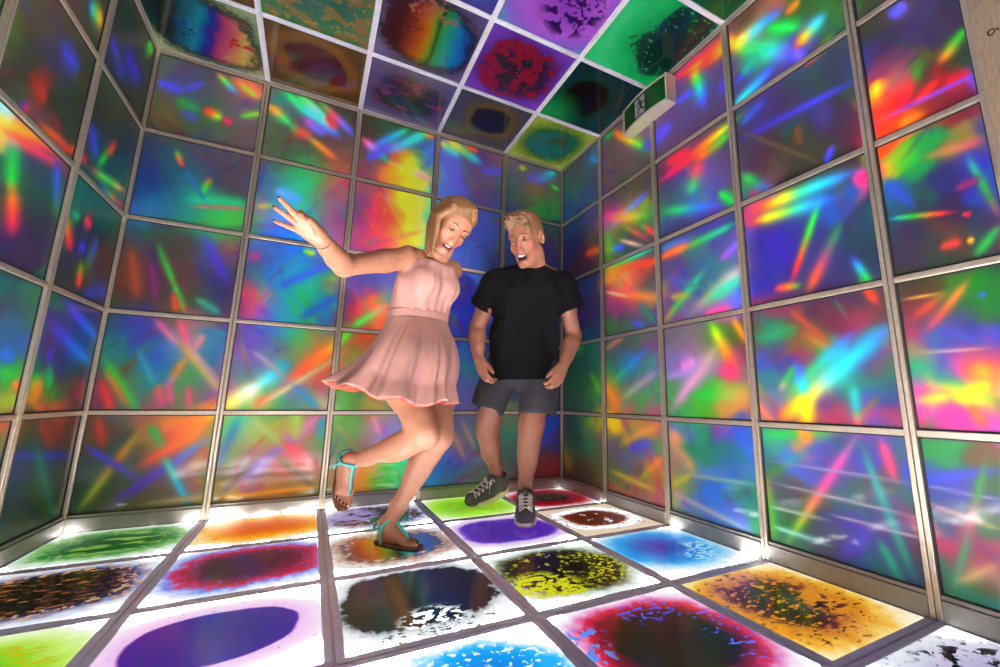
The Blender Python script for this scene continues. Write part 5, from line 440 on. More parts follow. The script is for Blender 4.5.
def build_floor():
    fl = MB(); fl.box((-.05, -2.6, -.08), (5*S+.05, .05, -.022)); f = fl.build('floor', M['grid'], None); tag(f, kind='structure')
    gapm = MB()
    for i in range(6): gapm.box((max(i*S-.012, 0), -5*S, -.022), (min(i*S+.012, 5*S), 0, -.006))
    for j in range(6): gapm.box((0, -j*S-.012 if j < 5 else -5*S, -.0225), (5*S, min(-j*S+.012, 0), -.0065))
    gapm.build('grid', M['grid'], f)
    slab = tile_slab(.2255, -.012, .0015)
    ed = MB(); o_, i_ = .2475, .2265
    for lo, hi in (((-o_, -o_), (o_, -i_)), ((-o_, i_), (o_, o_)), ((-o_, -i_), (-i_, i_)), ((i_, -i_), (o_, i_))):
        ed.box((lo[0], lo[1], -.020), (hi[0], hi[1], 0.0), 0, .002)
    edge_me = None
    for j in range(5):
        for i in range(5):
            spec = FLOOR_TILES.get((i, j))
            if spec:
                e = empty('floor_tile', ((i+.5)*S, -(j+.5)*S, 0)); tag(e, spec[0], 'floor tile', 'liquid tiles of the dance floor', 'thing')
                kw = dict(spec[1]); kw.setdefault('gain', 1.0); kw['gain'] *= FG
                mat = liquid_mat('liquid_%s' % kw['stops'][0][1], clear=CLEAR, **kw)
            else:
                e = f
                mat = liquid_mat('liquid_plain', [(0,'c86a20'),(.8,'e8b050'),(1.1,W)], gain=FG, seed=i+j*5, clear=CLEAR)
            me = slab.copy(); me.materials.append(mat)
            p = bpy.data.objects.new('liquid_panel', me); link(p, e)
            if edge_me is None:
                q = ed.build('edging', M['tile_edge'], e); edge_me = q.data
            else: q = link(bpy.data.objects.new('edging', edge_me), e)
            if not spec: p.location = q.location = ((i+.5)*S, -(j+.5)*S, 0)
M['tile_edge'] = simple_mat('tile_edging', (.80, .74, .92), rough=.4, noise=.08, coat=.4)
build_floor()

CG = .26
CEIL_TILES = {
 (0,0): ('ceiling tile of black, turquoise, magenta and yellow liquid, in the left back corner',
   dict(stops=[(0,'10809c'),(.80,'10505c'),(.92,'1c2420'),(1.02,'4a5844'),(1.2,'a8b084')], c=(-.01,.01), r=(.22,.20), amp=.5, sc=40, seed=31, bands=(.25, -.20, .20, [(0,'141c1c'),(.16,'182424'),(.3,'0c6078'),(.42,'1088a4'),(.52,'142c9c'),(.58,'4c1c8c'),(.64,'b83078'),(.76,'d86070'),(.84,'e09050'),(.92,'e0c060')]), flecks=[(12,.57,'d82c20',.2,1.0,(1,1,1),(.15,.0,.12)),(60,.6,'101414',0,1.0,(1,1,1),(-.14,0,.13))])),
 (1,0): ('ceiling tile of brown amber liquid with a maroon patch, against the back wall',
   dict(stops=[(0,'4a0c20'),(.8,'54101f'),(.93,'5c2414'),(1.0,'804a14'),(1.3,'8a5212'),(1.6,'5c380f')], c=(.0,-.02), r=(.14,.13), amp=.2, lo=.9, lsc=5, seed=32, flecks=[(18,.58,'80105c',0,1.6,(1,1,1),(-.1,.1,.16))])),
 (2,0): ('ceiling tile of dusky purple liquid with magenta and charcoal patches, above the woman',
   dict(stops=[(0,'2c2234'),(.6,'2e2438'),(.9,'3a2c48'),(1.1,'5a4a78'),(1.5,'6a5c8a')], r=(.19,.15), amp=.4, seed=33, flecks=[(9,.54,'842a5c',0,1.0,(1,2,1)),(9,.6,'343428',0,.9)])),
 (3,0): ('ceiling tile of grey-brown liquid with a navy patch, beside the bright corner glint',
   dict(stops=[(0,'161a2e'),(.8,'181c30'),(.95,'3a3020'),(1.1,'705420'),(1.4,'584c44'),(1.7,'4c4652')], c=(.02,-.03), r=(.12,.12), amp=.25, seed=34, lo=.5)),
 (4,0): ('ceiling tile of yellow-green and teal liquid, in the right back corner',
   dict(stops=[(0,'106a64'),(.6,'12706c'),(.85,'1c6a52'),(1.0,'4a7a34'),(1.25,'8aa032'),(1.5,'a8b84a')], r=(.17,.16), amp=.5, seed=35, flecks=[(10,.55,'4c4a34',0,1.1,(1,1,1),(.02,-.06,.12)),(44,.6,'3a4a30',0,1.2)])),
 (0,1): ("dark brown sliver of a ceiling tile, at the photo's top left edge",
   dict(stops=[(0,'40240c'),(.8,'4a2c10'),(1.2,'6a4416')], seed=36)),
 (1,1): ("green ceiling tile with amber islands, at the photo's top edge",
   dict(stops=[(0,'0f5c48'),(.5,'14604a'),(.8,'107040'),(1.1,'1f7a3c'),(1.5,'2c8a4c')], r=(.2,.2), amp=.4, seed=37, flecks=[(12,.52,'8a6a1c',.3,1.3,(1,1.2,1)),(14,.6,'2c6a90',0,.8,(1,1,1),(-.1,0,.12)),(34,.6,'a8801c',.7,1.3)])),
 (2,1): ("ceiling tile with a red to blue rainbow and black fringe, above the woman",
   dict(stops=[(0,'701c18'),(.75,'2c1a1c'),(.95,'201c24'),(1.05,'5c4a70'),(1.3,'7c6aa8')], c=(.0,.0), r=(.21,.20), amp=.42, sc=40, seed=38, bands=(0, -.20, .22, [(0,'141016'),(.14,'241418'),(.26,'801c28'),(.36,'c03c20'),(.46,'c8780c'),(.52,'5c9c10'),(.56,'1c2410'),(.6,'14a040'),(.7,'10a08c'),(.84,'1478c8'),(1,'2c50b8')]), flecks=[(26,.55,'b06a48',.55,1.05,(1,1,1),(-.02,-.18,.16)),(60,.6,'140c10',0,1.0,(1,1,1),(-.12,0,.13))])),
 (3,1): ("purple ceiling tile with a red and charcoal blot, right of the rainbow tile",
   dict(stops=[(0,'2a2234'),(.5,'2c2438'),(.85,'402050'),(1.05,'6a34a8'),(1.3,'8a44d0'),(1.6,'7c50c8')], r=(.19,.18), amp=.45, seed=39, flecks=[(10,.49,'a01838',.0,1.0,(1,1,1)),(50,.58,'7a1c38',.2,1.0)])),
 (4,1): ('ceiling tile of deep green liquid with a black-brown blot, left of the exit sign',
   dict(stops=[(0,'120a06'),(.7,'160d08'),(.95,'180c08'),(1.0,'0c2c1c'),(1.2,'0c3c30'),(1.6,'14343c')], c=(-.05,.0), r=(.12,.13), amp=.3, seed=40, wash=((-.2,.22),.26,'0fa850',.9), flecks=[(40,.6,'101010',.9,1.4,(1,1,1),(.16,.05,.1))])),
 (2,2): ("blue and violet ceiling tile at the photo's top edge, behind the rainbow tile",
   dict(stops=[(0,'2c3ab0'),(.6,'3058b8'),(1.0,'3c8ac0'),(1.4,'5c50b0')], amp=.4, seed=41)),
 (3,2): ("violet and pink ceiling tile with dark purple splashes, at the photo's top edge",
   dict(stops=[(0,'8a3cb8'),(.6,'a44ac8'),(.9,'b45cd8'),(1.2,'9060d4'),(1.5,'5c90c8')], c=(.03,.02), r=(.2,.17), amp=.4, seed=42, gain=1.5, flecks=[(16,.53,'34125c',.0,1.0,(1,1,1),(.07,.05,.17)),(40,.57,'3c1868',.0,1.0,(1,1,1),(.1,.0,.15))])),
 (4,2): ('bright emerald ceiling tile with a dark teal splash, above and left of the exit sign',
   dict(stops=[(0,'0c302c'),(.7,'0c342e'),(.92,'0c4a38'),(1.0,'10a858'),(1.3,'18c86c'),(1.7,'30e088')], c=(.12,-.04), r=(.17,.20), amp=.3, seed=43, gain=1.15, lo=.6, flecks=[(30,.58,'0c5c38',1.0,1.5,(1,1,1),(-.02,.0,.12)),(44,.63,'30c070',.5,1.0)])),
 (4,3): ("dark green ceiling tile at the photo's top edge, above the right wall",
   dict(stops=[(0,'0c2418'),(.7,'103420'),(1.0,'14502c'),(1.4,'1a6a34')], seed=44)),
}
def build_ceiling():
    c = MB(); c.box((-.05, -2.6, HR+.035), (5*S+.05, .05, HR+.08)); f = c.build('ceiling', M['dark'], None); tag(f, kind='structure')
    g = MB()
    for i in range(6): g.box((max(i*S-.0135, 0), -5*S, HR-.003), (min(i*S+.0135, 5*S), 0, HR+.03), 0, .002)
    for j in range(6):
        for i in range(5):
            g.box((i*S+.0135, max(-j*S-.0125, -5*S), HR-.002), ((i+1)*S-.0135, min(-j*S+.0125, 0), HR+.03), 0, .002)
    g.build('grid', M['white_metal'], f)
    slab = tile_slab(.238, .004, .016, .002)
    for j in range(5):
        for i in range(5):
            spec = CEIL_TILES.get((i, j))
            me = slab.copy()
            if spec:
                kw = dict(spec[1]); kw.setdefault('gain', 1.0); kw['gain'] *= CG
                mat = liquid_mat('ceiling_liquid_%s' % kw['stops'][0][1], gloss=.12, **kw)
                e = bpy.data.objects.new('ceiling_tile', me); link(e); tag(e, spec[0], 'ceiling tile', 'liquid tiles of the ceiling', 'thing')
            else:
                mat = liquid_mat('ceiling_liquid_plain', [(0,'24203a'),(.8,'3c3060'),(1.2,'6050a0')], gain=CG, seed=i+j*5.3)
                e = bpy.data.objects.new('liquid_panel', me); link(e, f)
            me.materials.append(mat)
            e.location = ((i+.5)*S, -(j+.5)*S, HR)
build_ceiling()
build_wall('B','wall_back',[0,1,2,3,4,5],foil_colour)
build_wall('L','wall_left',[0,1,2,3,4,5],foil_colour)
build_wall('R','wall_right',[0,1,2,3,4,4.57],foil_colour)
# ------------------------------------------------------------------ exit sign and door post on the right wall
M['exit_green'] = simple_mat('exit_green_panel', srgb(2, 58, 12), rough=.35, coat=.3)
M['exit_light'] = simple_mat('exit_pale_symbol', srgb(150, 140, 160), rough=.4)
def build_exit_sign():
    y0, y1, z0, z1 = -.832, -1.172, 2.174, 2.340; n = 20
    root = empty('exit_sign', (2.5, (y0+y1)/2, z0)); tag(root, 'dark green emergency exit sign with running figure, high on the right wall', 'exit sign')
    off = Vector(root.location)
    fx = lambda t: 2.436-.018*math.sin(math.pi*t)
    Y = lambda t: y0+(y1-y0)*t
    def shell(za, zb, out, xin=2.498, ta=0.0, tb=1.0):
        V = []; F = []; k = n+1
        for i in range(k):
            t = ta+(tb-ta)*i/n; x = fx(t)-out
            for p in ((x, za), (x, zb), (xin, zb), (xin, za)): V.append(Vector((p[0], Y(t), p[1]))-off)
        for i in range(n):
            for j in range(4): F.append((i*4+j, i*4+(j+1) % 4, (i+1)*4+(j+1) % 4, (i+1)*4+j))
        F += [(3, 2, 1, 0), (n*4, n*4+1, n*4+2, n*4+3)]
        return V, F
    mb = MB(); mb.add(*shell(z0+.014, z1-.010, 0)); hs = mb.build('housing', M['chrome'], root)
    mb = MB(); mb.add(*shell(z0, z0+.016, .004)); mb.add(*shell(z0+.004, z0+.008, .006)); mb.add(*shell(z1-.012, z1, .003)); mb.build('rail', M['chrome'], root)
    mb = MB(); mb.add(*shell(z0+.016, z1-.012, .0015, 2.44, .012, .988)); mb.build('face', M['exit_green'], root)
    for ta, tb in ((-.03, .0), (1.0, 1.03)):
        mb = MB(); mb.add(*shell(z0, z1, .006, 2.499, ta, tb)); mb.build('end_cap', M['chrome'], root)
    # pictogram: a pale doorway with a figure running through it
    pic = MB()
    def plate(mb, poly, out, h=.0008):
        V = []; m = len(poly)
        for d in (out, out+h):
            for (u, w_) in poly:
                t = u; V.append(Vector((fx(t)-d, Y(t), w_))-off)
        F = [tuple(m+i for i in range(m))]+[(i, (i+1) % m, m+(i+1) % m, m+i) for i in range(m)]
        mb.add(V, F)
    zc = (z0+z1)/2; a = lambda x, z: (.47+x/.34, zc+z)
    plate(pic, [a(-.045, -.052), a(.035, -.052), a(.035, .056), a(-.045, .056)], .002); pg = pic.build('pictogram', M['exit_light'], root)
    rn = MB()
    def limb(x0, z0_, x1, z1_, w_):
        dx, dz = x1-x0, z1_-z0_; L = math.hypot(dx, dz); nx, nz = -dz/L*w_, dx/L*w_
        plate(rn, [a(x0+nx, z0_+nz), a(x0-nx, z0_-nz), a(x1-nx, z1_-nz), a(x1+nx, z1_+nz)], .003)
    plate(rn, [a(-.006+.010*math.cos(t), .041+.010*math.sin(t)) for t in np.linspace(0, 2*math.pi, 13)[:-1]], .003)
    limb(.002, .028, .008, -.008, .010); limb(.000, .026, -.022, .018, .0055); limb(-.022, .018, -.026, .002, .005); limb(.004, .024, .022, .006, .0055); limb(.022, .006, .034, .014, .005)
    limb(.006, -.008, -.014, -.018, .007); limb(-.014, -.018, -.018, -.044, .006); limb(.008, -.008, .022, -.028, .007); limb(.022, -.028, .036, -.034, .006)
    rn.build('figure', M['exit_green'], pg)
build_exit_sign()
M['tan_metal'] = simple_mat('tan_brushed_metal', (.50, .36, .24), rough=.42, metal=.6, noise=.18, nscale=30, bump=.2, bscale=120, stretch=(1, 6, 1))
def build_post():
    mb = MB(); mb.box((2.470, -2.352, 0), (2.50, -2.286, HR), 0, .003)
    o = mb.build('door_1', M['tan_metal']); tag(o, kind='structure')
    g = MB(); c = Vector((2.4692, -2.3205, 1.600)); pts = [c+Vector((0, -.0065*math.cos(t)*1.0, .0085*math.sin(t))) for t in np.linspace(.5, 2*math.pi-.2, 18)]
    g.tube(pts, .0018, 6); g.tube([c+Vector((0, -.006, -.002)), c+Vector((0, -.012, .004)), c+Vector((0, -.014, -.006))], .0016, 6)
    g.build('engraved_mark', M['gasket'], o)
build_post()
# joints of the two people, in metres
MJ = {
 'headc': (1.7999, -0.7955, 1.3910),
 'neckTop': (1.8490, -0.7754, 1.3144),
 'neckBase': (1.8915, -0.7185, 1.2556),
 'chest': (1.8739, -0.6872, 1.1178),
 'belly': (1.8799, -0.6230, 0.9117),
 'pelvis': (1.8944, -0.5855, 0.8083),
 'shR': (1.6956, -0.6420, 1.1913),
 'elR': (1.6501, -0.5182, 0.9605),
 'wrR': (1.6360, -0.5895, 0.7980),
 'knuR': (1.6392, -0.6023, 0.7311),
 'shL': (2.0308, -0.7552, 1.2059),
 'elL': (2.1304, -0.7270, 0.9297),
 'wrL': (2.0241, -0.7966, 0.7677),
 'knuL': (1.9764, -0.8173, 0.6943),
 'hipR': (1.8067, -0.5300, 0.8078),
 'hipL': (1.9861, -0.6206, 0.8107),
 'knR': (1.7554, -0.4369, 0.4178),
 'anR': (1.8741, -0.3176, 0.1710),
 'knL': (1.9243, -0.6230, 0.4017),
 'anL': (1.9251, -0.5674, 0.1262),
 'hemL': (1.7113, -0.5155, 0.7182),
 'hemR': (2.0439, -0.6834, 0.7076),
 'slR': (1.6517, -0.5638, 1.0670),
 'slL': (2.0995, -0.7562, 1.0759),
 'shoR': (1.7141, -0.5393, 0.5363),
 'shoL': (1.9602, -0.6299, 0.5237),
 'crotch': (1.8622, -0.5357, 0.6267),
 'heelR': (1.9180, -0.2838, 0.1138),
 'toeR': (1.7213, -0.3324, 0.0076),
 'heelL': (1.9416, -0.5197, 0.0415),
 'toeL': (1.8853, -0.6593, -0.0299),
}
GJ = {
 'headc': (1.3566, -0.9642, 1.3094),
 'neckTop': (1.3336, -0.9086, 1.2155),
 'neckBase': (1.3178, -0.8442, 1.1731),
 'chest': (1.2938, -0.8189, 1.0845),
 'ribs': (1.2863, -0.7970, 1.0022),
 'waist': (1.2825, -0.7860, 0.9274),
 'hips': (1.3015, -0.7695, 0.7847),
 'shR': (1.2044, -0.8723, 1.1681),
 'elR': (0.9574, -0.9960, 1.0571),
 'wrR': (0.8756, -1.1427, 1.0909),
 'knuR': (0.8015, -1.1992, 1.1258),
 'shL': (1.4306, -0.7547, 1.1787),
 'elL': (1.3926, -0.5532, 1.0754),
 'wrL': (1.3302, -0.6018, 0.9336),
 'hipR': (1.1976, -0.7995, 0.7414),
 'hipL': (1.3724, -0.7430, 0.7467),
 'knR': (1.2789, -1.0403, 0.4561),
 'anR': (1.0800, -0.7146, 0.3267),
 'knL': (1.3764, -0.8764, 0.4303),
 'anL': (1.2221, -0.7433, 0.0826),
 'heelRf': (1.0471, -0.6774, 0.3473),
 'toeRf': (1.0557, -0.7811, 0.1676),
}
GJ['heelLf'] = (1.1916, -0.7158, 0.0); GJ['toeLf'] = (1.3359, -0.8655, 0.0)
MJ['heelLf'] = (1.9260, -0.5760, 0.0); MJ['toeLf'] = (1.8200, -0.7960, 0.0)
MJ['toeRf'] = (1.7167, -0.3302, 0.0)
MAZ = (0.4506, 0.8927); GAZ = (0.1976, 0.9803)
# ------------------------------------------------------------------ modelling by smooth-blended volumes
nrm = lambda v: np.asarray(v, float)/np.linalg.norm(v)
class Vol:
    def __init__(self, lo, hi, h):
        self.lo = np.asarray(lo, float); self.h = h
        self.n = np.ceil((np.asarray(hi)-self.lo)/h).astype(int)+1
        self.F = np.full(self.n, .05, np.float32)
    def win(self, lo, hi):
        i0 = np.clip(np.floor((np.asarray(lo)-self.lo)/self.h).astype(int), 0, self.n); i1 = np.clip(np.ceil((np.asarray(hi)-self.lo)/self.h).astype(int)+1, 0, self.n)
        if np.any(i1 <= i0): return None, None
        sl = tuple(slice(a, b) for a, b in zip(i0, i1))
        ax = [self.lo[k]+self.h*np.arange(i0[k], i1[k]) for k in range(3)]
        P = np.stack(np.meshgrid(*ax, indexing='ij'), -1)
        return sl, P
    def apply(self, lo, hi, fn, k=.01, op='u'):
        m = k+3*self.h
        sl, P = self.win(np.asarray(lo)-m, np.asarray(hi)+m)
        if sl is None: return
        d = fn(P).astype(np.float32); F = self.F[sl]
        if op == 'u':
            if k > 0:
                hh = np.clip(.5+.5*(F-d)/k, 0, 1); self.F[sl] = F*(1-hh)+d*hh-k*hh*(1-hh)
            else: self.F[sl] = np.minimum(F, d)
        elif op == 's':
            if k > 0:
                hh = np.clip(.5-.5*(F+d)/k, 0, 1); self.F[sl] = F*(1-hh)-d*hh+k*hh*(1-hh)
            else: self.F[sl] = np.maximum(F, -d)
    # tapered limb, optionally flattened along an axis
    def cone(self, a, b, ra, rb, k=.012, op='u', sq=None):
        a = np.asarray(a, float); b = np.asarray(b, float); r = max(ra, rb)*(1.0 if sq is None else max(1, 1/sq[1]))
        def fn(P):
            q = P-a; ba = b-a
            if sq is not None:
                ax = nrm(sq[0]); q = q+(sq[1]-1)*(q@ax)[..., None]*ax; ba = ba+(sq[1]-1)*(ba@ax)*ax
            t = np.clip((q@ba)/max(ba@ba, 1e-9), 0, 1)
            return np.linalg.norm(q-t[..., None]*ba, axis=-1)-(ra+(rb-ra)*t)
        self.apply(np.minimum(a, b)-r, np.maximum(a, b)+r, fn, k, op)
    def chain(self, pts, k=.012, op='u', sq=None):
        for (a, ra), (b, rb) in zip(pts[:-1], pts[1:]): self.cone(a, b, ra, rb, k, op, sq)
    def ell(self, c, R, rad, k=.012, op='u'):
        c = np.asarray(c, float); rad = np.asarray(rad, float); R = np.asarray(R, float)   # columns of R: the axes
        e = np.sqrt(((R*rad)**2).sum(1))
        def fn(P):
            q = (P-c)@R; k0 = np.linalg.norm(q/rad, axis=-1); k1 = np.linalg.norm(q/rad**2, axis=-1)
            return k0*(k0-1)/np.maximum(k1, 1e-6)
        self.apply(c-e, c+e, fn, k, op)
    def cut(self, p, n):
        """remove everything on the side the normal points to"""
        p = np.asarray(p, float); n = nrm(n)
        ax = [self.lo[k]+self.h*np.arange(self.n[k]) for k in range(3)]
        d = (ax[0]-p[0])[:, None, None]*n[0]+(ax[1]-p[1])[None, :, None]*n[1]+(ax[2]-p[2])[None, None, :]*n[2]
        self.F = np.maximum(self.F, d.astype(np.float32))
    def displace(self, fn, lo=None, hi=None):
        sl, P = self.win(self.lo if lo is None else lo, self.lo+self.h*(self.n-1) if hi is None else hi)
        near = np.abs(self.F[sl]) < .02
        sub = self.F[sl]; sub[near] += fn(P[near]).astype(np.float32); self.F[sl] = sub
    def mesh(self):
        F = self.F; F[[0, -1]] = .05; F[:, [0, -1]] = .05; F[:, :, [0, -1]] = .05
        I = F < 0
        c = I[:-1, :-1, :-1].astype(np.int8)
        tot = np.zeros_like(c)
        for i in (0, 1):
            for j in (0, 1):
                for k in (0, 1): tot += I[i:I.shape[0]-1+i, j:I.shape[1]-1+j, k:I.shape[2]-1+k]
        cells = np.argwhere((tot > 0) & (tot < 8))
        idx = np.full(c.shape, -1, np.int32); idx[tuple(cells.T)] = np.arange(len(cells))
        S_ = np.zeros((len(cells), 3)); N_ = np.zeros(len(cells))
        corners = [(i, j, k) for i in (0, 1) for j in (0, 1) for k in (0, 1)]
        val = {cn: F[cells[:, 0]+cn[0], cells[:, 1]+cn[1], cells[:, 2]+cn[2]].astype(float) for cn in corners}
        for a in corners:
            for ax in range(3):
                if a[ax] == 0:
                    b = list(a); b[ax] = 1; b = tuple(b); va, vb = val[a], val[b]
                    m = (va < 0) != (vb < 0); t = va[m]/(va[m]-vb[m])
                    p = np.array(a, float)+t[:, None]*(np.array(b)-np.array(a)); S_[m] += p; N_[m] += 1
        V = self.lo+self.h*(cells+S_/N_[:, None])
        Q = []
        for ax in range(3):
            a = [slice(None)]*3; b = [slice(None)]*3; a[ax] = slice(0, -1); b[ax] = slice(1, None)
            ed = np.argwhere(I[tuple(a)] != I[tuple(b)])
            o1, o2 = [(1, 2), (2, 0), (0, 1)][ax]
            flip = I[tuple(a)][tuple(ed.T)]
            def cell(d1, d2):
                e = ed.copy(); e[:, o1] -= d1; e[:, o2] -= d2; return idx[tuple(e.T)]
            q = np.stack([cell(1, 1), cell(0, 1), cell(0, 0), cell(1, 0)], -1)
            q[~flip] = q[~flip][:, ::-1]; Q.append(q)
        Q = np.concatenate(Q); Q = Q[(Q >= 0).all(1)]
        # one gentle smoothing pass
        for lam in (.5, -.35):
            acc = np.zeros_like(V); cnt = np.zeros(len(V))
            for i, j in ((0, 1), (1, 2), (2, 3), (3, 0)):
                np.add.at(acc, Q[:, i], V[Q[:, j]]); np.add.at(acc, Q[:, j], V[Q[:, i]]); np.add.at(cnt, Q[:, i], 1); np.add.at(cnt, Q[:, j], 1)
            V = V+lam*(acc/np.maximum(cnt, 1)[:, None]-V)
        return V, Q

def frame_of(fwd, up):
    """columns: right, forward, up"""
    f = nrm(fwd); u = np.asarray(up, float); u = nrm(u-f*(u@f)); r = np.cross(f, u); return np.stack([r, f, u], 1)

def colour_attr(o, cols, name='tint'):
    at = o.data.color_attributes.new(name, 'FLOAT_COLOR', 'POINT')
    at.data.foreach_set('color', np.concatenate([cols, np.ones((len(cols), 1))], 1).astype(np.float32).ravel())

def skin_mat(name, rough=.45):
    m, nt, out = new_mat(name)
    at = node(nt, 'ShaderNodeAttribute', attribute_name='tint', attribute_type='GEOMETRY')
    tc = node(nt, 'ShaderNodeTexCoord')
    nz = node(nt, 'ShaderNodeTexNoise', ins={'Vector': tc.outputs['Object'], 'Scale': 55.0, 'Detail': 4.0})
    mr = node(nt, 'ShaderNodeMapRange', ins={'Value': nz.outputs['Fac'], 'From Min': .3, 'From Max': .7, 'To Min': .93, 'To Max': 1.07})
    sc_ = node(nt, 'ShaderNodeVectorMath', operation='SCALE'); nt.links.new(at.outputs['Color'], sc_.inputs[0]); nt.links.new(mr.outputs[0], sc_.inputs['Scale'])
    p = node(nt, 'ShaderNodeBsdfPrincipled', ins={'Base Color': sc_.outputs[0], 'Roughness': rough, 'Subsurface Weight': .15, 'Subsurface Radius': (.010, .004, .002), 'Subsurface Scale': 1.0, 'Specular IOR Level': .4})
    nt.links.new(p.outputs[0], out.inputs[0])
    return m

def add_head(v, c, R, s, mouth_open=0.0, female=False):
    L = lambda x, y, z: np.asarray(c)+R@np.array([x, y, z])*s
    v.ell(L(0, -.012, .038), R, np.array([.074, .093, .084])*s, .02)                 # skull
    v.ell(L(0, .022, -.028), R, np.array([.054 if female else .058, .066, .088])*s, .025)                 # face
    w = .042 if female else .050; cz = .010 if female else 0.0
    v.cone(L(-w, .0, -.060+cz), L(-.015, .068, -.098+cz), .020*s, .018*s, .02); v.cone(L(w, .0, -.060+cz), L(.015, .068, -.098+cz), .020*s, .018*s, .02)   # jaw
    v.cone(L(-.008, .073, -.101+cz), L(.008, .073, -.101+cz), .018*s, .018*s, .015)        # chin
    v.cone(L(-.038, .062, .030), L(.038, .062, .030), (.014 if female else .017)*s, (.014 if female else .017)*s, .03)           # brow
    for q in (-1, 1):
        v.ell(L(q*.031, .093, .010), R, np.array([.018, .013, .012])*s, .012, 's')   # eye hollow
        v.ell(L(q*.031, .074, .009), R, np.array([.0155, .0145, .0125])*s, .004)     # lid over the eyeball
        v.ell(L(q*.034, .062, -.026), R, np.array([.022, .015, .018])*s, .03)       # cheek
        v.ell(L(q*.076, -.008, .000), frame_of(R@np.array([q*.9, .25, 0]), R[:, 2]), np.array([.018, .010, .031])*s, .006)  # ear
        v.ell(L(q*.083, -.004, .004), frame_of(R@np.array([q*.9, .25, 0]), R[:, 2]), np.array([.009, .006, .018])*s, .004, 's')
        v.ell(L(q*.0095, .092, -.032), R, np.array([.0068, .009, .0065])*s, .005)      # nostril wing
    v.cone(L(0, .080, .022), L(0, .105, -.026), (.0068 if female else .0078)*s, (.0078 if female else .0088)*s, .010)              # nose
    v.cone(L(0, .082, -.048), L(0, .084, -.080), .022*s, .020*s, .015)               # muzzle
    o = max(mouth_open, 0)
    v.cone(L(-.030, .080, -.051), L(0, .0985, -.0565), .0040*s, .0052*s, .005); v.cone(L(.030, .080, -.051), L(0, .0985, -.0565), .0040*s, .0052*s, .005)
    v.cone(L(-.028, .079, -.054-o*.4), L(0, .096, -.068-o), .0040*s, .0058*s, .005); v.cone(L(.028, .079, -.054-o*.4), L(0, .096, -.068-o), .0040*s, .0058*s, .005)
    if female: v.ell(L(0, .097, -.0622-o*.5), R, np.array([.022, .014, .0032+o*.5])*s, .003, 's')
    else: v.ell(L(0, .092, -.061-o*.5), R, np.array([.028, .018, .0035+o*.55])*s, .003, 's')
    return L

def head_colours(V, c, R, s, base, lip, cheek, o=0.0):
    q = (V-np.asarray(c))@R/s
    col = np.tile(np.asarray(base), (len(V), 1))
    near = np.linalg.norm(q-np.array([0, .03, -.02]), axis=1) < .16
    def mixin(m, cc): 
        nonlocal col
        m = (m*near)[:, None]; col = col*(1-m)+np.asarray(cc)*m
    for sgn in (-1, 1): mixin(.45*np.exp(-(((q[:, 0]-sgn*.040)/.022)**2+((q[:, 2]+.028)/.020)**2+((q[:, 1]-.07)/.04)**2)), cheek)
    mixin(.35*np.exp(-((q[:, 0]/.014)**2+((q[:, 2]+.026)/.014)**2+((q[:, 1]-.105)/.02)**2)), cheek)
    yy = q[:, 2]+.063+max(o, 0)*.5
    mixin(np.clip(1.6*np.exp(-((q[:, 0]/.026)**4+(yy/(.0095+max(o, 0)*.5))**4))*(q[:, 1] > .082), 0, .9), lip)
    if True: mixin(np.clip(1.3*np.exp(-((q[:, 0]/.024)**4+(yy/(.004+max(o, 0)*.45))**4))*(q[:, 1] < .0975)*(q[:, 1] > .05), 0, .95), (.09, .02, .02))
    return col

def add_hand(v, wrist, d, n, side, s=1.0, curl=(.3, .35, .4, .45), spread=(.16, .04, -.08, -.22), thumb=(.75, .35), kk=.004, hook=None):
    """d: towards the fingers, n: out of the back of the hand, side: towards the thumb"""
    d = nrm(d); n = nrm(np.asarray(n)-d*(np.asarray(n)@d)); t = np.cross(d, n); t = t if t@np.asarray(side) > 0 else -t
    W = np.asarray(wrist, float); R = np.stack([t, d, n], 1)
    P = lambda x, y, z: W+R@np.array([x, y, z])*s
    v.cone(P(0, -.012, 0), P(0, .025, 0), .024*s, .024*s, .015, sq=(n, 1.45))
    v.cone(P(.022, .028, 0), P(.026, .083, -.002), .0165*s, .0135*s, .012, sq=(n, 1.15))
    v.cone(P(.004, .028, 0), P(.006, .088, .001), .0175*s, .0140*s, .012, sq=(n, 1.15))
    v.cone(P(-.014, .028, 0), P(-.020, .080, -.001), .0175*s, .0135*s, .012, sq=(n, 1.15))
    tips = []
    base = [(.027, .087, 0), (.0085, .093, .001), (-.0095, .089, 0), (-.026, .079, -.002)]
    ln = [(.040, .025, .020), (.044, .028, .021), (.041, .026, .020), (.032, .019, .018)]
    rr = [.0092, .0094, .0089, .0079]
    for i in range(4):
        p = P(*base[i]); a = curl[i]*.55; sp = spread[i]
        dirv = nrm(d*math.cos(sp)+t*math.sin(sp)); r = rr[i]*s
        ang = a
        prev = p-dirv*.012*s
        q = p
        for j, l in enumerate(ln[i]):
            dv = dirv*math.cos(ang)-n*math.sin(ang); q2 = q+dv*l*s
            v.cone(prev if j == 0 else q, q2, r*(1.08-.09*j), r*(1.0-.11*j), kk)
            q = q2; ang += curl[i]
        tips.append((q, dv, r))
    # thumb: leaves the side of the palm near its root
    p0 = P(.016, .020, -.006); dt = nrm(t*math.sin(thumb[0])+d*math.cos(thumb[0])-n*thumb[1])
    p1 = p0+dt*.042*s; p2 = p1+nrm(dt+d*.25)*.032*s; p3 = p2+nrm(dt+d*.45)*.024*s
    v.cone(p0, p1, .0165*s, .0125*s, .010); v.cone(p1, p2, .0115*s, .0102*s, .004); v.cone(p2, p3, .0102*s, .0082*s, .004)
    tips.append((p3, nrm(p3-p2), .0088*s))
    return tips, R

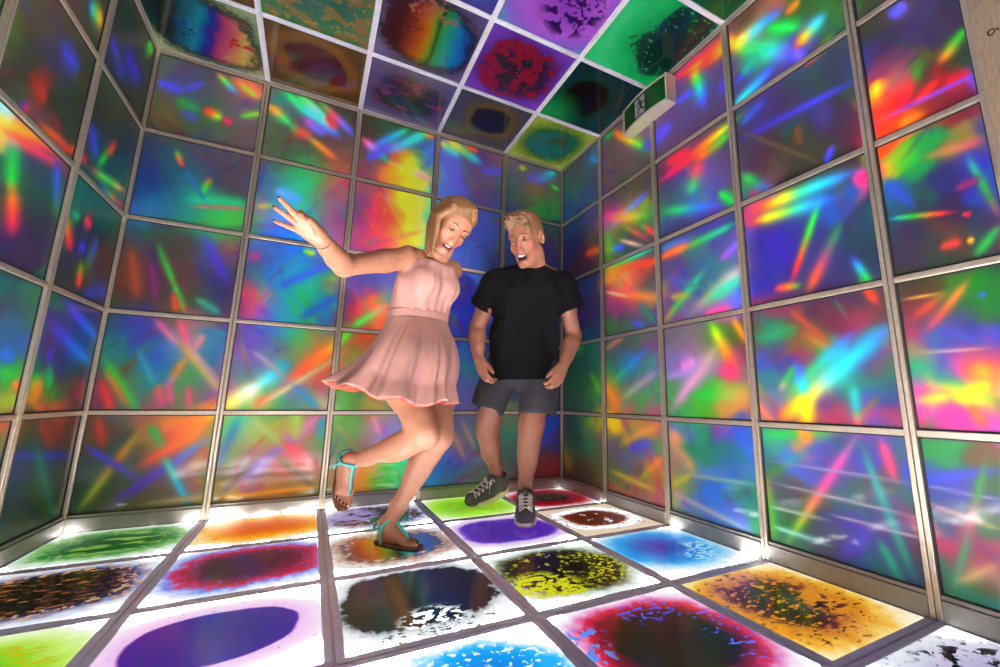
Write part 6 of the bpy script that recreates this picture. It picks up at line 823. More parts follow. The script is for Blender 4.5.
def foot_frame(heel, toe, up):
    f = nrm(np.asarray(toe)-np.asarray(heel)); u = np.asarray(up, float); u = nrm(u-f*(u@f)); return np.stack([np.cross(f, u), f, u], 1)

def add_foot(v, heel, R, s, inner):
    """bare foot; inner = +1 when the big toe is on the local right, local frame starts under the heel"""
    P = lambda x, y, z: np.asarray(heel)+R@np.array([x*inner, y, z])*s
    v.ell(P(0, .030, .030), R, np.array([.030, .034, .030])*s, .015)
    v.cone(P(0, .040, .078), P(.004, .085, .050), .032*s, .030*s, .02)
    v.cone(P(.004, .075, .052), P(.014, .150, .022), .030*s, .021*s, .02)
    v.cone(P(-.012, .035, .024), P(-.022, .150, .015), .022*s, .014*s, .02)
    v.cone(P(.020, .150, .018), P(-.020, .148, .014), .018*s, .014*s, .015)
    v.cone(P(0, .03, .018), P(0, .14, .014), .018*s, .015*s, .02)
    toes = []
    for x0, y0, x1, y1, r in ((.025, .160, .023, .212, .0125), (.008, .164, .008, .207, .0088), (-.006, .160, -.006, .199, .0084), (-.018, .153, -.019, .187, .0080), (-.029, .145, -.031, .172, .0078)):
        v.cone(P(x0, y0, .013), P(x1, y1, r/s*s+.001), r*1.0*s, r*.92*s, .004)
        toes.append(P(x1, y1+r*.35, r+.006))
    return P, toes
A = lambda v: np.asarray(v, float)
Z3 = A((0, 0, 1)); RXH = nrm(A((.888, -.4597, 0)))
J = {k: A(v) for k, v in MJ.items()}
M['skin'] = skin_mat('skin'); 
M['nail'] = simple_mat('dark_nail_polish', srgb(58, 26, 44), rough=.25)
M['lash'] = simple_mat('dark_lashes', srgb(34, 18, 14), rough=.6)
M['brow'] = simple_mat('brown_brow', srgb(96, 62, 40), rough=.6)
M['eye_white'] = simple_mat('eye_white', (.75, .72, .70), rough=.2)
M['teeth'] = simple_mat('teeth', (.78, .74, .68), rough=.25)
M['black_cotton'] = simple_mat('black_cotton', (.0058, .0050, .0062), rough=.95, spec=.06, noise=.2, nscale=30, bump=.25, bscale=700, sheen=.02)
M['grey_cotton'] = simple_mat('charcoal_twill', srgb(54, 51, 57), rough=.88, spec=.2, noise=.18, nscale=60, bump=.3, bscale=900)
M['blond'] = simple_mat('short_blond_hair', srgb(116, 78, 46), rough=.5, noise=.35, nscale=120, bump=.8, bscale=260, stretch=(1, 1, .3))
M['gold_hair'] = simple_mat('long_blond_hair', srgb(126, 86, 50), rough=.42, noise=.40, nscale=160, bump=.9, bscale=340, stretch=(1, 1, .10))
M['canvas'] = simple_mat('grey_canvas', srgb(78, 76, 76), rough=.85, noise=.2, nscale=200, bump=.4, bscale=900)
M['rubber'] = simple_mat('cream_rubber', srgb(226, 208, 178), rough=.55, noise=.1)
M['lace'] = simple_mat('white_lace', srgb(225, 215, 205), rough=.8)
M['leather'] = simple_mat('brown_leather', srgb(104, 58, 38), rough=.55, noise=.2)
M['blacksole'] = simple_mat('black_sole', (.015, .012, .012), rough=.6)
M['turq'] = simple_mat('turquoise_strap', srgb(48, 176, 166), rough=.45, noise=.08)
M['ring_metal'] = simple_mat('silver', (.8, .8, .82), rough=.15, metal=1.0)
M['gem'] = simple_mat('pale_gem', (.75, .92, 1.0), rough=.05, coat=1.0, spec=.9)
M['cord'] = simple_mat('dark_bracelet', srgb(52, 34, 28), rough=.6)
M['pink'] = simple_mat('pale_pink_chiffon', srgb(166, 120, 112), rough=.8, spec=.2, noise=.14, nscale=7, bump=.35, bscale=140, sheen=.05, stretch=(3, 3, .5))
M['coral'] = simple_mat('coral_lining', srgb(206, 84, 62), rough=.8, noise=.1)

def folds(amp, f1, f2, seed):
    rs = np.random.RandomState(seed); D = rs.randn(6, 3); D /= np.linalg.norm(D, axis=1)[:, None]; ph = rs.rand(6)*6.28
    def fn(P):
        w = sum(np.sin(P@(D[i]*(f1+(f2-f1)*i/5))+ph[i]+1.5*np.sin(P@D[(i+2) % 6]*f1*.6)) for i in range(6))/3
        return amp*w
    return fn

def lash(body, L, R, s, q, y=.0895, z=.004, w=.0115, th=.0016, name='eye', mat='lash', drop=.0035):
    mb = MB(); pts = []
    for t in np.linspace(-1, 1, 7): pts.append(L(q*.031+t*w, y-.004*t*t-.002*(t*q > 0)*abs(t), z+drop*t*t))
    mb.tube(pts, [th*s*(1-.6*abs(t)) for t in np.linspace(-1, 1, 7)], 6); return mb.build(name, M[mat], body, True)

# ================================================================= the man
def build_man():
    root = empty('person', (float((J['heelLf'][0]+J['toeLf'][0])/2), float((J['heelLf'][1]+J['toeLf'][1])/2), 0)); off = A(root.location)
    tag(root, 'man in black t-shirt, grey shorts and grey sneakers, laughing and looking down', 'person')
    TO = nrm(A((-MAZ[0], -MAZ[1], 0)))
    lat = J['shL']-J['shR']; lat[2] = 0; lat = nrm(lat); fwd = nrm(np.cross(Z3, -lat)); Rt = np.stack([lat, -fwd, Z3], 1)   # columns lateral, depth, up
    hf = nrm(TO*.82-RXH*.40-Z3*.46); Rh = frame_of(hf, Z3*1.0-RXH*.02); hs = 1.09
    v = Vol((1.50, -1.02, -.01), (2.28, -.22, 1.60), .0042)
    # torso
    v.ell(J['pelvis']+A((0, 0, -.02)), Rt, (.150, .105, .11), .03); v.ell(J['belly'], Rt, (.145, .105, .15), .04); v.ell(J['chest'], Rt, (.165, .115, .15), .04)
    v.cone(J['shR'], J['shL'], .050, .050, .04)
    for k in ('shR', 'shL'): v.cone(J['neckBase']+A((0, 0, .01)), J[k]+A((0, 0, .012)), .050, .045, .03)
    v.chain([(J['neckBase'], .060), (J['neckTop'], .054), (J['headc']-Rh[:, 1]*.03, .052)], .025)
    # arms
    for s in 'RL':
        sh, el, wr, kn = (J[k+s] for k in ('sh', 'el', 'wr', 'knu'))
        v.chain([(sh, .050), (sh*.5+el*.5, .047), (el, .040)], .02)
        v.chain([(el, .040), (el*.68+wr*.32, .043), (el*.3+wr*.7, .034), (wr, .027)], .02)
    # legs
    for s in 'RL':
        hp, kn, an = (J[k+s] for k in ('hip', 'kn', 'an'))
        v.chain([(hp, .088), (hp*.5+kn*.5, .076), (kn+(hp-kn)*.12, .062), (kn, .058)], .03)
        back = nrm(np.cross(nrm(an-kn), lat)); back = back if back@fwd < 0 else -back
        v.chain([(kn, .057), (kn*.85+an*.15, .052), (kn*.2+an*.8, .035), (an, .031), (an+A((0, 0, -.03)), .031)], .02)
        v.ell(kn*.66+an*.34+back*.014, np.stack([lat, np.cross(nrm(an-kn), lat), nrm(an-kn)], 1), (.053, .055, .105), .03)
        v.ell(kn-back*.022+A((0, 0, .004)), Rt, (.034, .026, .036), .02)
    # hands, fingers loosely curled beside the thighs
    add_hand(v, J['wrR'], J['knuR']-J['wrR']+RXH*.012, -RXH*.75+TO*.6, TO*.8+RXH*.6, .98, (.62, .72, .8, .85), (.06, .0, -.05, -.1), (.5, .25))
    add_hand(v, J['wrL'], J['knuL']-J['wrL']-Z3*.01, RXH*.6+TO*.75, TO*.6-RXH*.8, .98, (.68, .75, .8, .85), (.08, .02, -.05, -.12), (.45, .25))
    mo = .017
    L = add_head(v, J['headc'], Rh, hs, mo)
    V, Q = v.mesh()
    col = head_colours(V, J['headc'], Rh, hs, srgb(148, 94, 74), srgb(126, 58, 54), srgb(166, 84, 68), mo)
    # knees and knuckles a touch redder
    body = np_mesh('body', V-off, Q, M['skin'], root, True); colour_attr(body, col)
    P0 = lambda x, y, z: L(x, y, z)-off
    for q in (-1, 1):
        lash(body, P0, Rh, hs, q, .0905, .0055, .0130, .0032, 'eye', 'lash', -.003)
        mb = MB(); mb.tube([P0(q*.015, .091, .032), P0(q*.031, .092, .036), P0(q*.048, .079, .028)], [.0028*hs, .0034*hs, .0018*hs], 6); mb.build('eyebrow', M['brow'], body, True)
    tv = Vol(L(0, .09, -.06)-.05, L(0, .09, -.06)+.05, .002)
    for t in np.linspace(-1, 1, 9): tv.cone(L(t*.0210, .0905-.010*t*t, -.0600+.004*t*t), L(t*.0205, .0895-.010*t*t, -.0660+.004*t*t), .0024*hs, .0020*hs, .001)
    V, Q = tv.mesh(); np_mesh('teeth', V-off, Q, M['teeth'], body, True)
    # hair: clipped sides, longer top brushed up and over to his right
    c = J['headc']; hv = Vol(c-.19, c+.19, .0032)
    hv.ell(L(0, -.018, .040), Rh, A((.0775, .0955, .088))*hs, .0)
    hv.ell(L(0, .085, -.034), Rh, A((.082, .083, .088))*hs, .012, 's')      # face stays clear
    hv.cone(L(-.1, .030, -.045), L(.1, .030, -.045), .056*hs, .056*hs, .01, 's')
    hv.cone(L(-.1, -.04, -.085), L(.1, -.04, -.085), .060*hs, .060*hs, .01, 's')
    rs = np.random.RandomState(4)
    for k in range(260):
        x = rs.uniform(-.056, .050); y = rs.uniform(-.070, .066); zz = .040+.086*math.sqrt(max(0, 1-(x/.078)**2-((y+.018)/.098)**2))
        front = np.clip((y+.02)/.08, 0, 1)
        a = L(x, y, zz-.006); d = np.array([.010+x*.10+rs.randn()*.003, .004+.008*front+rs.randn()*.003, .008+.020*front+rs.randn()*.002])*(.8+.4*rs.rand())
        hv.chain([(a, .0085*hs), (L(*(np.array([x, y, zz])+d*.6)), .0065*hs), (L(*(np.array([x, y, zz])+d+np.array([.004, .003, -.004]))), .0030*hs)], .004)
    V, Q = hv.mesh(); np_mesh('hair', V-off, Q, M['blond'], root, True)
    # t-shirt
    t = Vol((1.50, -1.0, .60), (2.28, -.24, 1.36), .0040)
    for s in 'RL':
        sh, sl = J['sh'+s], J['sl'+s]; d = nrm(sl-sh); end = sl+d*.002
        t.cone(sh-Z3*.008, end, .064, .067, .035)
        t.ell(end+d*.40, np.eye(3), (.40, .40, .40), .0, 's'); t.cone(end+d*.040, end+d*.10, .050, .050, .0, 's')
    t.ell(J['chest'], Rt, (.190, .136, .165), .05); t.ell(J['belly'], Rt, (.172, .132, .19), .06); t.cone(J['belly']-Z3*.02, J['pelvis']-Z3*.30, .168, .182, .05, sq=(fwd, 1.36))
    t.cone(J['shR']-Z3*.014, J['shL']-Z3*.014, .058, .058, .05)
    for k in ('shR', 'shL'): t.cone(J['neckBase']+A((0, 0, .0)), J[k]-Z3*.006, .058, .050, .04)
    t.displace(folds(.0075, 18, 46, 3))
    rsf = np.random.RandomState(9)
    for k in range(9):      # long soft drag folds from the shoulders
        x0 = rsf.uniform(-.14, .14); a = J['chest']+lat*x0*.8+fwd*.118+Z3*rsf.uniform(-.05, .1); b = J['pelvis']+lat*(x0*.9+rsf.uniform(-.05, .05))+fwd*.118+Z3*rsf.uniform(-.02, .1)
        t.cone(a, b, .014, .016, .026)
    t.cut(J['hemL']*.5+J['hemR']*.5-Z3*.026, -Z3+lat*.03)
    nb = J['neckBase']+A((0, 0, .055))+fwd*.012
    t.ell(nb, Rt, (.075, .078, .068), .004, 's')
    V, Q = t.mesh(); np_mesh('t_shirt', V-off, Q, M['black_cotton'], root, True)
    # shorts
    sv = Vol((1.52, -.86, .42), (2.20, -.24, .92), .0045)
    sv.ell(J['pelvis']+A((0, 0, -.05)), Rt, (.166, .120, .125), .02)
    for s, r0, r1 in (('R', .100, .092), ('L', .104, .106)):
        hp, so = J['hip'+s]+A((0, 0, -.04)), J['sho'+s]; d = nrm(so-hp); end = so-d*.018
        sv.cone(hp, end, r0, r1, .03); sv.cone(end+d*.145, end+d*.4, .15, .15, .0, 's')
    sv.displace(folds(.0048, 22, 60, 5))
    V, Q = sv.mesh(); so = np_mesh('shorts', V-off, Q, M['grey_cotton'], root, True)
    # sneakers
    def sneaker(heel, toe, up):
        R = foot_frame(heel, toe, up); P = lambda x, y, z: A(heel)+R@A((x*1.22, y*1.06, z*1.12))
        ln = .262
        # sole: a curved slab with rounded ends
        V = []; F = []; n = 28
        prof = lambda y: .034+.011*math.sin(math.pi*min(max((y-.05)/(ln-.05), 0), 1))-.006*math.exp(-((y-.10)/.04)**2)
        ring = []
        for i in range(n):
            th = 2*math.pi*i/n; cy = ln/2-ln/2*math.cos(th); w = prof(cy)*abs(math.sin(th))**.55*(1 if math.sin(th) >= 0 else -1); ring.append((w, cy-.02))
        for z, g in ((0, .93), (.006, 1.0), (.031, 1.04), (.035, .97)):
            for (x, y) in ring: V.append(P(x*g, (y-.11)*(.99 if g < 1 else 1)+.11, z+.010*max(0, (y-.17)/.07)**2)-off)
        for l in range(3):
            for i in range(n): F.append((l*n+i, l*n+(i+1) % n, (l+1)*n+(i+1) % n, (l+1)*n+i))
        F.append(tuple(range(n))[::-1]); F.append(tuple(3*n+i for i in range(n)))
        su = Vol(np.min([P(sx, sy, sz) for sx in (-.08, .08) for sy in (-.06, .30) for sz in (-.02, .17)], 0), np.max([P(sx, sy, sz) for sx in (-.08, .08) for sy in (-.06, .30) for sz in (-.02, .17)], 0), .0032)
        su.ell(P(0, .028, .050), R, (.043, .048, .048), .02); su.cone(P(0, .035, .075), P(0, .035, .098), .044, .044, .02)
        su.cone(P(0, .06, .070), P(0, .155, .044), .043, .040, .025); su.cone(P(.006, .11, .040), P(.004, .207, .034), .040, .038, .02); su.cone(P(-.006, .11, .040), P(-.002, .205, .034), .040, .037, .02)
        su.cone(P(0, .035, .108), P(0, .030, .17), .037, .039, .004, 's')
        su.cone(P(0, .075, .105), P(0, .098, .118), .020, .017, .01)          # tongue
        su.cut(P(0, 0, .026), -R[:, 2])
        Vu, Qu = su.mesh(); sn = np_mesh('sneaker', Vu-off, Qu, M['canvas'], root, True); tag(sn)
        mesh_obj('sole', V, F, M['rubber'], sn, True)
        lc = MB()
        for i in range(5):
            y = .085+i*.025; zt = .111-i*.0085
            for q in (-1, 1):
                pts = [P(q*.026, y, zt-.010), P(q*.013, y+.006, zt+.002), P(-q*.004, y+.014, zt+.002), P(-q*.026, y+.021, zt-.014)]
                lc.tube([p-off for p in pts], .0033, 6)
        for q in (-1, 1):
            lc.tube([P(0, .09, .104)-off, P(q*.018, .100, .112)-off, P(q*.030, .112, .100)-off, P(q*.012, .104, .098)-off], .0026, 6)
            lc.tube([P(0, .09, .104)-off, P(q*.020, .115, .088)-off, P(q*.036, .130, .060)-off], .0026, 6)
        lc.build('laces', M['lace'], sn, True)
    sneaker(J['heelLf']+Z3*.004, J['toeLf']+Z3*.004, Z3)
    hr = J['heelR']+A((0, 0, -.055)); tr = J['toeRf']+A((0, 0, .006))
    dR = nrm(tr-hr); sneaker(tr-dR*.235, tr, Z3+TO*.4)
    return root
build_man()

# ================================================================= the woman
K = {k: A(v) for k, v in GJ.items()}
def build_woman():
    root = empty('person', (float((K['heelLf'][0]+K['toeLf'][0])/2), float((K['heelLf'][1]+K['toeLf'][1])/2), 0)); off = A(root.location)
    tag(root, 'woman in a pale pink sleeveless dress and turquoise sandals, dancing on one leg', 'person')
    TO = nrm(A((-GAZ[0], -GAZ[1], 0)))
    r_ = K['shR']-K['shL']; r_[2] = 0; r_ = nrm(r_); fwd = nrm(np.cross(Z3, r_)); lat = -r_; Rt = np.stack([lat, -fwd, Z3], 1)
    tvec = nrm(K['neckBase']-K['waist']); Rl = frame_of(fwd, tvec); Rl = np.stack([-Rl[:, 0], -Rl[:, 1], Rl[:, 2]], 1)
    hf = nrm(RXH*.27+TO*.68-Z3*.72); Rh = frame_of(hf, RXH*.50+Z3*.85+TO*.2); hs = 1.0
    v = Vol((.66, -1.34, -.01), (1.62, -.48, 1.50), .0042)
    v.ell(K['hips']+Z3*.01, Rt, (.140, .112, .11), .03); v.ell(K['waist'], Rl, (.108, .085, .12), .04); v.ell(K['ribs'], Rl, (.118, .090, .11), .04); v.ell(K['chest']+Z3*.01, Rl, (.125, .092, .11), .04)
    for q in (-1, 1): v.ell(K['chest']+lat*q*.058+fwd*.072-Z3*.012, Rl, (.052, .045, .052), .03)
    v.cone(K['shR'], K['shL'], .038, .038, .04)
    for k in ('shR', 'shL'): v.cone(K['neckBase'], K[k]+Z3*.008, .040, .036, .03)
    v.chain([(K['neckBase'], .046), (K['neckTop'], .045), (K['headc']-Rh[:, 1]*.03, .046)], .025)
    sh, el, wr = K['shR'], K['elR'], K['wrR']
    v.chain([(sh, .047), (sh*.6+el*.4, .045), (el, .037)], .02)
    v.chain([(el, .037), (el*.66+wr*.34, .037), (el*.3+wr*.7, .029), (wr, .0235)], .02)
    sh, el2, wr2 = K['shL'], K['elL'], K['wrL']
    v.chain([(sh, .043), (el2, .034)], .02); v.chain([(el2, .034), (wr2, .023)], .02)
    add_hand(v, wr2, wr2-el2, -fwd, Z3, .88, kk=.004)
    # raised hand: fingers fanned to the left, thumb tucked in front of the palm
    d = nrm(K['knuR']-K['wrR'])
    tips, Rhand = add_hand(v, K['wrR']-d*.004, d, -TO*.86+Z3*.40, Z3*.9+RXH*.25, .96, (.95, .08, .10, .08), (.10, .10, -.04, -.30), (.30, .60))
    # legs
    hp, kn, an = K['hipR'], K['knR'], K['anR']
    def leg(hp, kn, an):
        v.chain([(hp, .098), (hp*.55+kn*.45, .080), (kn+(hp-kn)*.14, .057), (kn, .051)], .03)
        ax = nrm(an-kn); back = np.cross(ax, lat); back = nrm(back); back = back if back@fwd < 0 else -back
        if (an-kn)@TO < -.15: back = nrm(-Z3*.9-RXH*.2)
        v.chain([(kn, .051), (kn*.85+an*.15, .046), (kn*.22+an*.78, .032), (an, .029)], .02)
        side = nrm(np.cross(ax, back)); v.ell(kn*.68+an*.32+back*.014, np.stack([side, np.cross(ax, side), ax], 1), (.045, .048, .105), .03)
        v.ell(kn-back*.016, np.stack([side, back, ax], 1), (.036, .036, .040), .02)
    leg(K['hipL'], K['knL'], K['anL']); leg(K['hipR'], K['knR'], K['anR'])
    lift = Z3*.016
    FL = foot_frame(K['heelLf']+lift, K['toeLf']+lift, Z3); PL, toesL = add_foot(v, K['heelLf']+lift, FL, .90, 1)
    v.cone(K['anL'], PL(0, .042, .070), .029, .030, .02)
    upR = TO*.85+RXH*.55+Z3*.1; FR = foot_frame(K['heelRf'], K['toeRf'], upR); hR = K['heelRf']-FR[:, 2]*.03; PR, toesR = add_foot(v, hR, FR, .90, -1)
    v.cone(K['anR'], PR(0, .040, .072), .029, .030, .02)
    mo = .005
    L = add_head(v, K['headc'], Rh, hs, mo, True)
    V, Q = v.mesh()
    col = head_colours(V, K['headc'], Rh, hs, srgb(160, 108, 84), srgb(128, 52, 52), srgb(174, 94, 76), mo)
    body = np_mesh('body', V-off, Q, M['skin'], root, True); colour_attr(body, col)
    P0 = lambda x, y, z: L(x, y, z)-off
    for q in (-1, 1):
        lash(body, P0, Rh, hs, q, .0910, .0025, .0135, .0030, 'eye', 'lash', .0030)
        mb = MB(); mb.tube([P0(q*.013, .092, .027), P0(q*.030, .093, .034), P0(q*.047, .080, .029)], [.0024*hs, .0028*hs, .0014*hs], 6); mb.build('eyebrow', M['brow'], body, True)
    tv = Vol(L(0, .09, -.06)-.05, L(0, .09, -.06)+.05, .002)
    for t in np.linspace(-1, 1, 9): tv.cone(L(t*.0155, .0945-.007*t*t, -.0605+.002*t*t), L(t*.0155, .0935-.007*t*t, -.0650+.002*t*t), .0024*hs, .0020*hs, .001)
    V, Q = tv.mesh(); np_mesh('teeth', V-off, Q, M['teeth'], body, True)
    for (p, dv, r) in tips[:4]:
        nb = MB(); bm_n = Rhand[:, 2]; w_ = nrm(np.cross(dv, bm_n))
        c = p+bm_n*r*.55-off; nb.tube([c-dv*r*.5, c+dv*r*.2, c+dv*r*.9], [r*.55, r*.62, r*.35], 8); nb.build('fingernail', M['nail'], body, True)
    for toes, Rf in ((toesL, FL), (toesR, FR)):
        for p in toes:
            nb = MB(); c = p-off; nb.tube([c-Rf[:, 1]*.003, c+Rf[:, 1]*.003, c+Rf[:, 1]*.006], [.004, .0045, .002], 8); nb.build('toenail', M['nail'], body, True)
    # hair
    c = K['headc']; hv = Vol(c-A((.22, .22, .30)), c+A((.20, .20, .20)), .0034)
    hv.ell(L(0, -.020, .042), Rh, A((.0815, .0990, .0900))*hs, .0)
    hv.ell(L(-.008, .094, -.036), Rh, A((.068, .078, .086))*hs, .012, 's')
    hv.cone(L(-.1, .02, -.08), L(.1, .02, -.08), .060*hs, .060*hs, .01, 's')
    hv.cone(L(-.05, .05, .0), L(-.12, .05, -.03), .03*hs, .05*hs, .01, 's')
    hv.ell(L(0, -.075, -.010), Rh, A((.060, .035, .055))*hs, .03)
    rs = np.random.RandomState(11)
    top = L(.018, .050, .118); down = -Z3
    # locks sweeping from the parting over her right temple and down in front of the shoulder
    for k in range(34):
        u = k/33; a = L(-.026+.02*u, .034-.070*u+rs.randn()*.003, .116+.006*math.sin(u*3)); b = L(.056+.010*rs.rand(), .042-.082*u, .070+.006*rs.randn()); cc = L(.080+.006*rs.rand(), .034-.078*u, .006)
        e = cc-Z3*(.060+.01*rs.rand())-RXH*(.002+.014*u); f = e-Z3*(.060+.060*rs.rand())-RXH*(.006+.008*rs.rand())+TO*.010
        r = .0105
        hv.chain([(a, r), (b, r*1.05), (cc, r), (e, r*.9), (f, r*.45)], .006)
    for k in range(16):     # the other side, tucked back
        u = k/15; a = L(-.024, .036-.075*u, .116); b = L(-.060, .030-.09*u, .074); cc = L(-.073, -.012-.062*u, .018); d2 = L(-.064, -.03-.055*u, -.030)
        hv.chain([(a, .010), (b, .0105), (cc, .010), (d2, .007)], .006)
    for k in range(12):     # fringe lying flat over the brow
        u = k/11; a = L(-.026, .036-.02*u, .114); b = L(-.038-.016*u, .058-.03*u, .090); e = L(-.052-.012*u, .046-.03*u, .068)
        hv.chain([(a, .009), (b, .0085), (e, .006)], .005)
    V, Q = hv.mesh(); np_mesh('hair', V-off, Q, M['gold_hair'], root, True)
    # dress: bodice
    bv = Vol(K['chest']-A((.24, .24, .26)), K['chest']+A((.24, .24, .18)), .004)
    bv.ell(K['waist']+Z3*.01, Rl, (.120, .096, .11), .03); bv.ell(K['ribs'], Rl, (.134, .106, .12), .05); bv.ell(K['chest']-Z3*.022, Rl, (.128, .106, .095), .04)
    for q in (-1, 1):
        bv.ell(K['chest']+lat*q*.060+fwd*.076-Z3*.014, Rl, (.060, .050, .060), .04)
        bv.cone(K['chest']+lat*q*.070+Z3*.05+fwd*.045, K['neckBase']+lat*q*.070+Z3*.010, .040, .024, .03, sq=(fwd, 1.4)); bv.cone(K['chest']+lat*q*.070+Z3*.05-fwd*.045, K['neckBase']+lat*q*.070+Z3*.010, .040, .024, .03, sq=(fwd, 1.4))
    bv.cone(K['neckBase']+lat*.05+fwd*.048-Z3*.035, K['neckBase']-lat*.05+fwd*.048-Z3*.035, .030, .030, .03)
    def pleat(P):
        s = (P-K['chest'])@lat; h = (P-K['waist'])@Z3
        return .0035*np.sin(s*150+2*np.sin(h*9))*np.clip(1-h/.24, .2, 1)*((P-K['chest'])@fwd > 0)
    bv.displace(pleat); bv.displace(folds(.003, 20, 50, 8))
    bv.cone(K['neckBase']+Z3*.03, K['neckTop'], .060, .058, .006, 's'); bv.cut(K['waist']-Z3*.012, -Z3)
    V, Q = bv.mesh(); dress = np_mesh('dress', V-off, Q, M['pink'], root, True)
    # gathered waistband
    W = K['waist']; wv = []; wf = []; n = 96
    zs = (-.022, -.018, -.006, .008, .020, .024)
    for li, z in enumerate(zs):
        for i in range(n):
            th = 2*math.pi*i/n; e = 1.0+(.0 if li in (0, 5) else .035)+.012*math.sin(th*31+li); wv.append(W+Rl@A((.134*e*math.cos(th), .110*e*math.sin(th), z))-off)
    for l in range(len(zs)-1):
        for i in range(n): wf.append((l*n+i, l*n+(i+1) % n, (l+1)*n+(i+1) % n, (l+1)*n+i))
    mesh_obj('waistband', wv, wf, M['pink'], dress, True)
    # swinging skirt, outer cloth and coral lining
    H = A((1.200, -.745, .590)); n = 220; m = 40
    def skirt(shrink, zoff, amp):
        V = []
        for l in range(m+1):
            t = l/m; te = t**1.12
            for i in range(n):
                th = 2*math.pi*i/n; cx, cy = math.cos(th), math.sin(th)     # +cx = image right, +cy = towards camera
                wx, wy = .134, .112
                left = max(0, -cx)
                hx = (.266 if cx > 0 else .268)-shrink; hy = (.315 if cy > 0 else .19)-shrink
                u_ = RXH*cx+TO*cy; tv = Rl[:, 2]; hd = u_/math.sqrt((u_@lat/.137)**2+(u_@fwd/.114)**2); p0 = W+hd-Z3*(.014+(hd@tv)/tv[2])
                fl = 1+amp*(.070*math.sin(9*th+.6)+.046*math.sin(17*th+2.0+1.2*t)+.022*math.sin(27*th+1))*min(1, t*1.4)
                zh = -.030*cx+.020*left**2+.012*math.sin(3*th+.8)+.010*math.sin(9*th+1.4)*amp
                p1 = H+RXH*hx*cx*fl+TO*hy*cy*fl+Z3*(zh+zoff)
                # cloth hangs over the hips first and then flies out
                s = te if cx > -.2 else te+(t**1.9-te)*min(1, left*1.1)
                p = p0*(1-s)+p1*s; p[2] = p0[2]*(1-t)+p1[2]*t
                p = p+(RXH*cx+TO*cy)*(.035*math.sin(math.pi*min(t*1.25, 1))*(1-.6*left))
                p = p+(RXH*cx+TO*cy)*.004*math.sin(40*th+3*t)*t
                V.append(p-off)
        F = []
        for l in range(m):
            for i in range(n): F.append((l*n+i, (l+1)*n+i, (l+1)*n+(i+1) % n, l*n+(i+1) % n))
        return np.array(V), np.array(F)
    V, F = skirt(0, 0, 1.0); sk = np_mesh('skirt', V, F, M['pink'], dress, True)
    md = sk.modifiers.new('thick', 'SOLIDIFY'); md.thickness = .002; md.offset = -1
    V, F = skirt(.014, -.006, .8); F = F[n*20:]; ln = np_mesh('lining', V, F, M['coral'], dress, True)
    md = ln.modifiers.new('thick', 'SOLIDIFY'); md.thickness = .0015; md.offset = -1
    # collar edging with small keyhole button
    # sandals
    def sandal(P, Rf, inner, strap_to):
        n = 40; V = []; F = []; s = .90
        ring = []
        for i in range(n):
            th = 2*math.pi*i/n; y = .108-.122*math.cos(th); w = (.031+.012*(1/(1+math.exp(-(y-.10)/.02))))*abs(math.sin(th))**.6*(1 if math.sin(th) > 0 else -1); ring.append((w, y))
        zs = ((-.015, .93), (-.012, 1.0), (-.004, 1.02), (.001, 1.0), (.002, .92))
        for z, g in zs:
            for x, y in ring: V.append(P(x*g, (y-.108)*g+.108, z)-off)
        for l in range(4):
            for i in range(n): F.append((l*n+i, l*n+(i+1) % n, (l+1)*n+(i+1) % n, (l+1)*n+i))
        F.append(tuple(range(n))); F.append(tuple(4*n+i for i in range(n)))
        sn = mesh_obj('sandal', V, F, [M['blacksole'], M['leather']], root, True)
        for i, f in enumerate(sn.data.polygons): f.material_index = 1 if (i >= n*2) else 0
        st = MB()
        def band(pts, w=.0052):
            pts = [P(*p)-off for p in pts]
            # smooth the strap
            q = []
            for i in range(len(pts)-1):
                for t in np.linspace(0, 1, 5)[:-1]:
                    p_1 = pts[max(i-1, 0)]; p0, p1 = pts[i], pts[i+1]; p2 = pts[min(i+2, len(pts)-1)]
                    q.append(.5*((2*p0)+(-p_1+p1)*t+(2*p_1-5*p0+4*p1-p2)*t*t+(-p_1+3*p0-3*p1+p2)*t**3))
            q.append(pts[-1]); st.tube(q, w, 8)
        band([(.016, .176, .004), (.014, .164, .038), (.010, .134, .060), (.004, .104, .082), (.0, .078, .112)])           # toe post up to the ankle
        band([(0, .080, .110), (.032, .066, .092), (.043, .038, .070), (.036, .002, .058), (.0, -.012, .070), (-.036, .002, .058), (-.043, .038, .070), (-.032, .066, .092), (0, .080, .110)])
        band([(.037, .044, .0), (.044, .046, .034), (.042, .050, .074)], .0048); band([(-.037, .044, .0), (-.044, .046, .034), (-.042, .050, .074)], .0048)
        st.build('strap', M['turq'], sn, True)
        bk = MB(); c = P(-.034*inner, .056, .080)-off; bk.tube([c-Z3*.004, c+Z3*.004], [.006, .006], 8); bk.build('buckle', M['ring_metal'], sn)
    sandal(PL, FL, 1, None); sandal(PR, FR, -1, None)
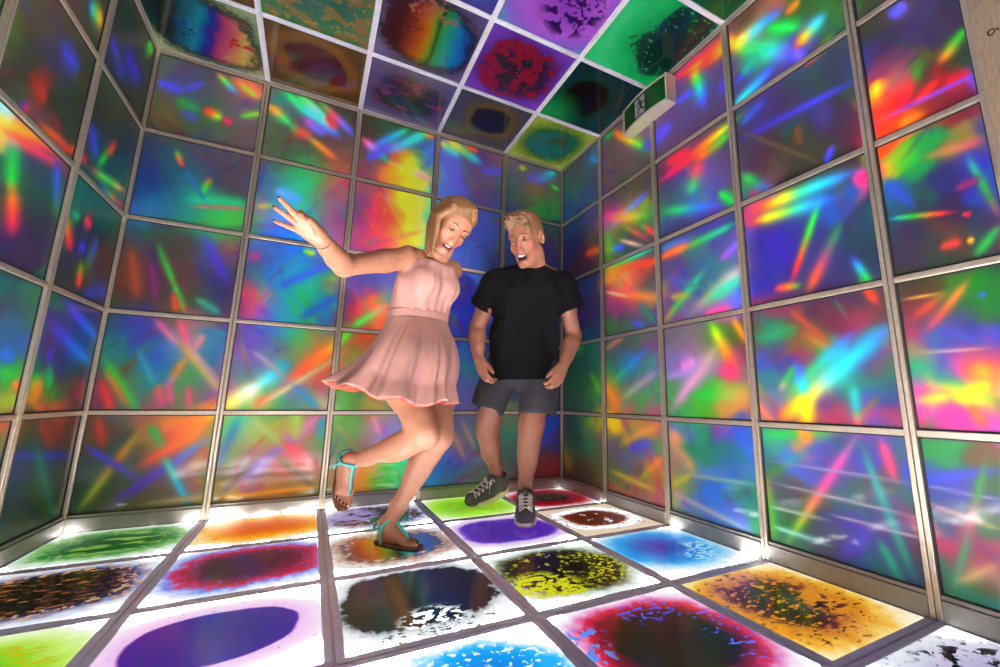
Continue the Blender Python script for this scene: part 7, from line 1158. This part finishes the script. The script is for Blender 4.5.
    # bracelet and ring
    bm_ = MB(); ax = nrm(K['wrR']-K['elR']); s1 = nrm(np.cross(ax, Z3)); s2 = np.cross(ax, s1); c = K['wrR']-ax*.012
    bm_.tube([c+(s1*math.cos(t)+s2*math.sin(t))*.0262-off for t in np.linspace(0, 2*math.pi, 25)], .0022, 6, cap=False); bm_.build('bracelet', M['cord'], root, True)
    rg = MB(); tb = Rhand; c0 = K['wrR']+tb@A((.024, .050, -.022))-off; rg.tube([c0+tb[:, 0]*.011*math.cos(t)+tb[:, 2]*.011*math.sin(t) for t in np.linspace(0, 2*math.pi, 17)], .0016, 6, cap=False)
    ro = rg.build('ring', M['ring_metal'], root, True)
    g = MB(); gc = c0-tb[:, 2]*.012
    g.add([gc+tb@A(p)*.0055 for p in ((1, 0, 0), (0, 1, 0), (-1, 0, 0), (0, -1, 0), (0, 0, -1.1), (0, 0, .5))], [(0, 1, 4), (1, 2, 4), (2, 3, 4), (3, 0, 4), (1, 0, 5), (2, 1, 5), (3, 2, 5), (0, 3, 5)]); g.build('gem', M['gem'], ro)
    return root
build_woman()
def spot(name, loc, target, energy, color, size=60, blend=.6, radius=.08):
    d = bpy.data.lights.new(name, 'SPOT'); d.energy = energy; d.color = color; d.spot_size = math.radians(size); d.spot_blend = blend; d.shadow_soft_size = radius
    o = bpy.data.objects.new(name, d); link(o); o.location = loc
    o.rotation_euler = (Vector(target)-Vector(loc)).to_track_quat('-Z', 'Y').to_euler()
    return o
WARM = (1.0, .72, .44)
# warm downlights of the hall outside the open front
spot('hall_spot', (.012, -2.8, 2.55), (1.4, -.3, 1.2), 18, WARM, 75, .6, .03)
spot('hall_spot.001', (.72, -2.8, 2.56), (1.6, -.3, 1.2), 14, WARM, 75, .6, .03)
# the photographer's lamps
spot('photo_lamp', (2.02, -2.4, 1.77), (1.55, -.75, 1.22), 42, (1, .93, .86), 36, .7, .025)
spot('photo_lamp.001', (.1, -2.75, 1.5), (1.5, -.8, 1.0), 1.5, (1, .95, .9), 40, .7, .12)
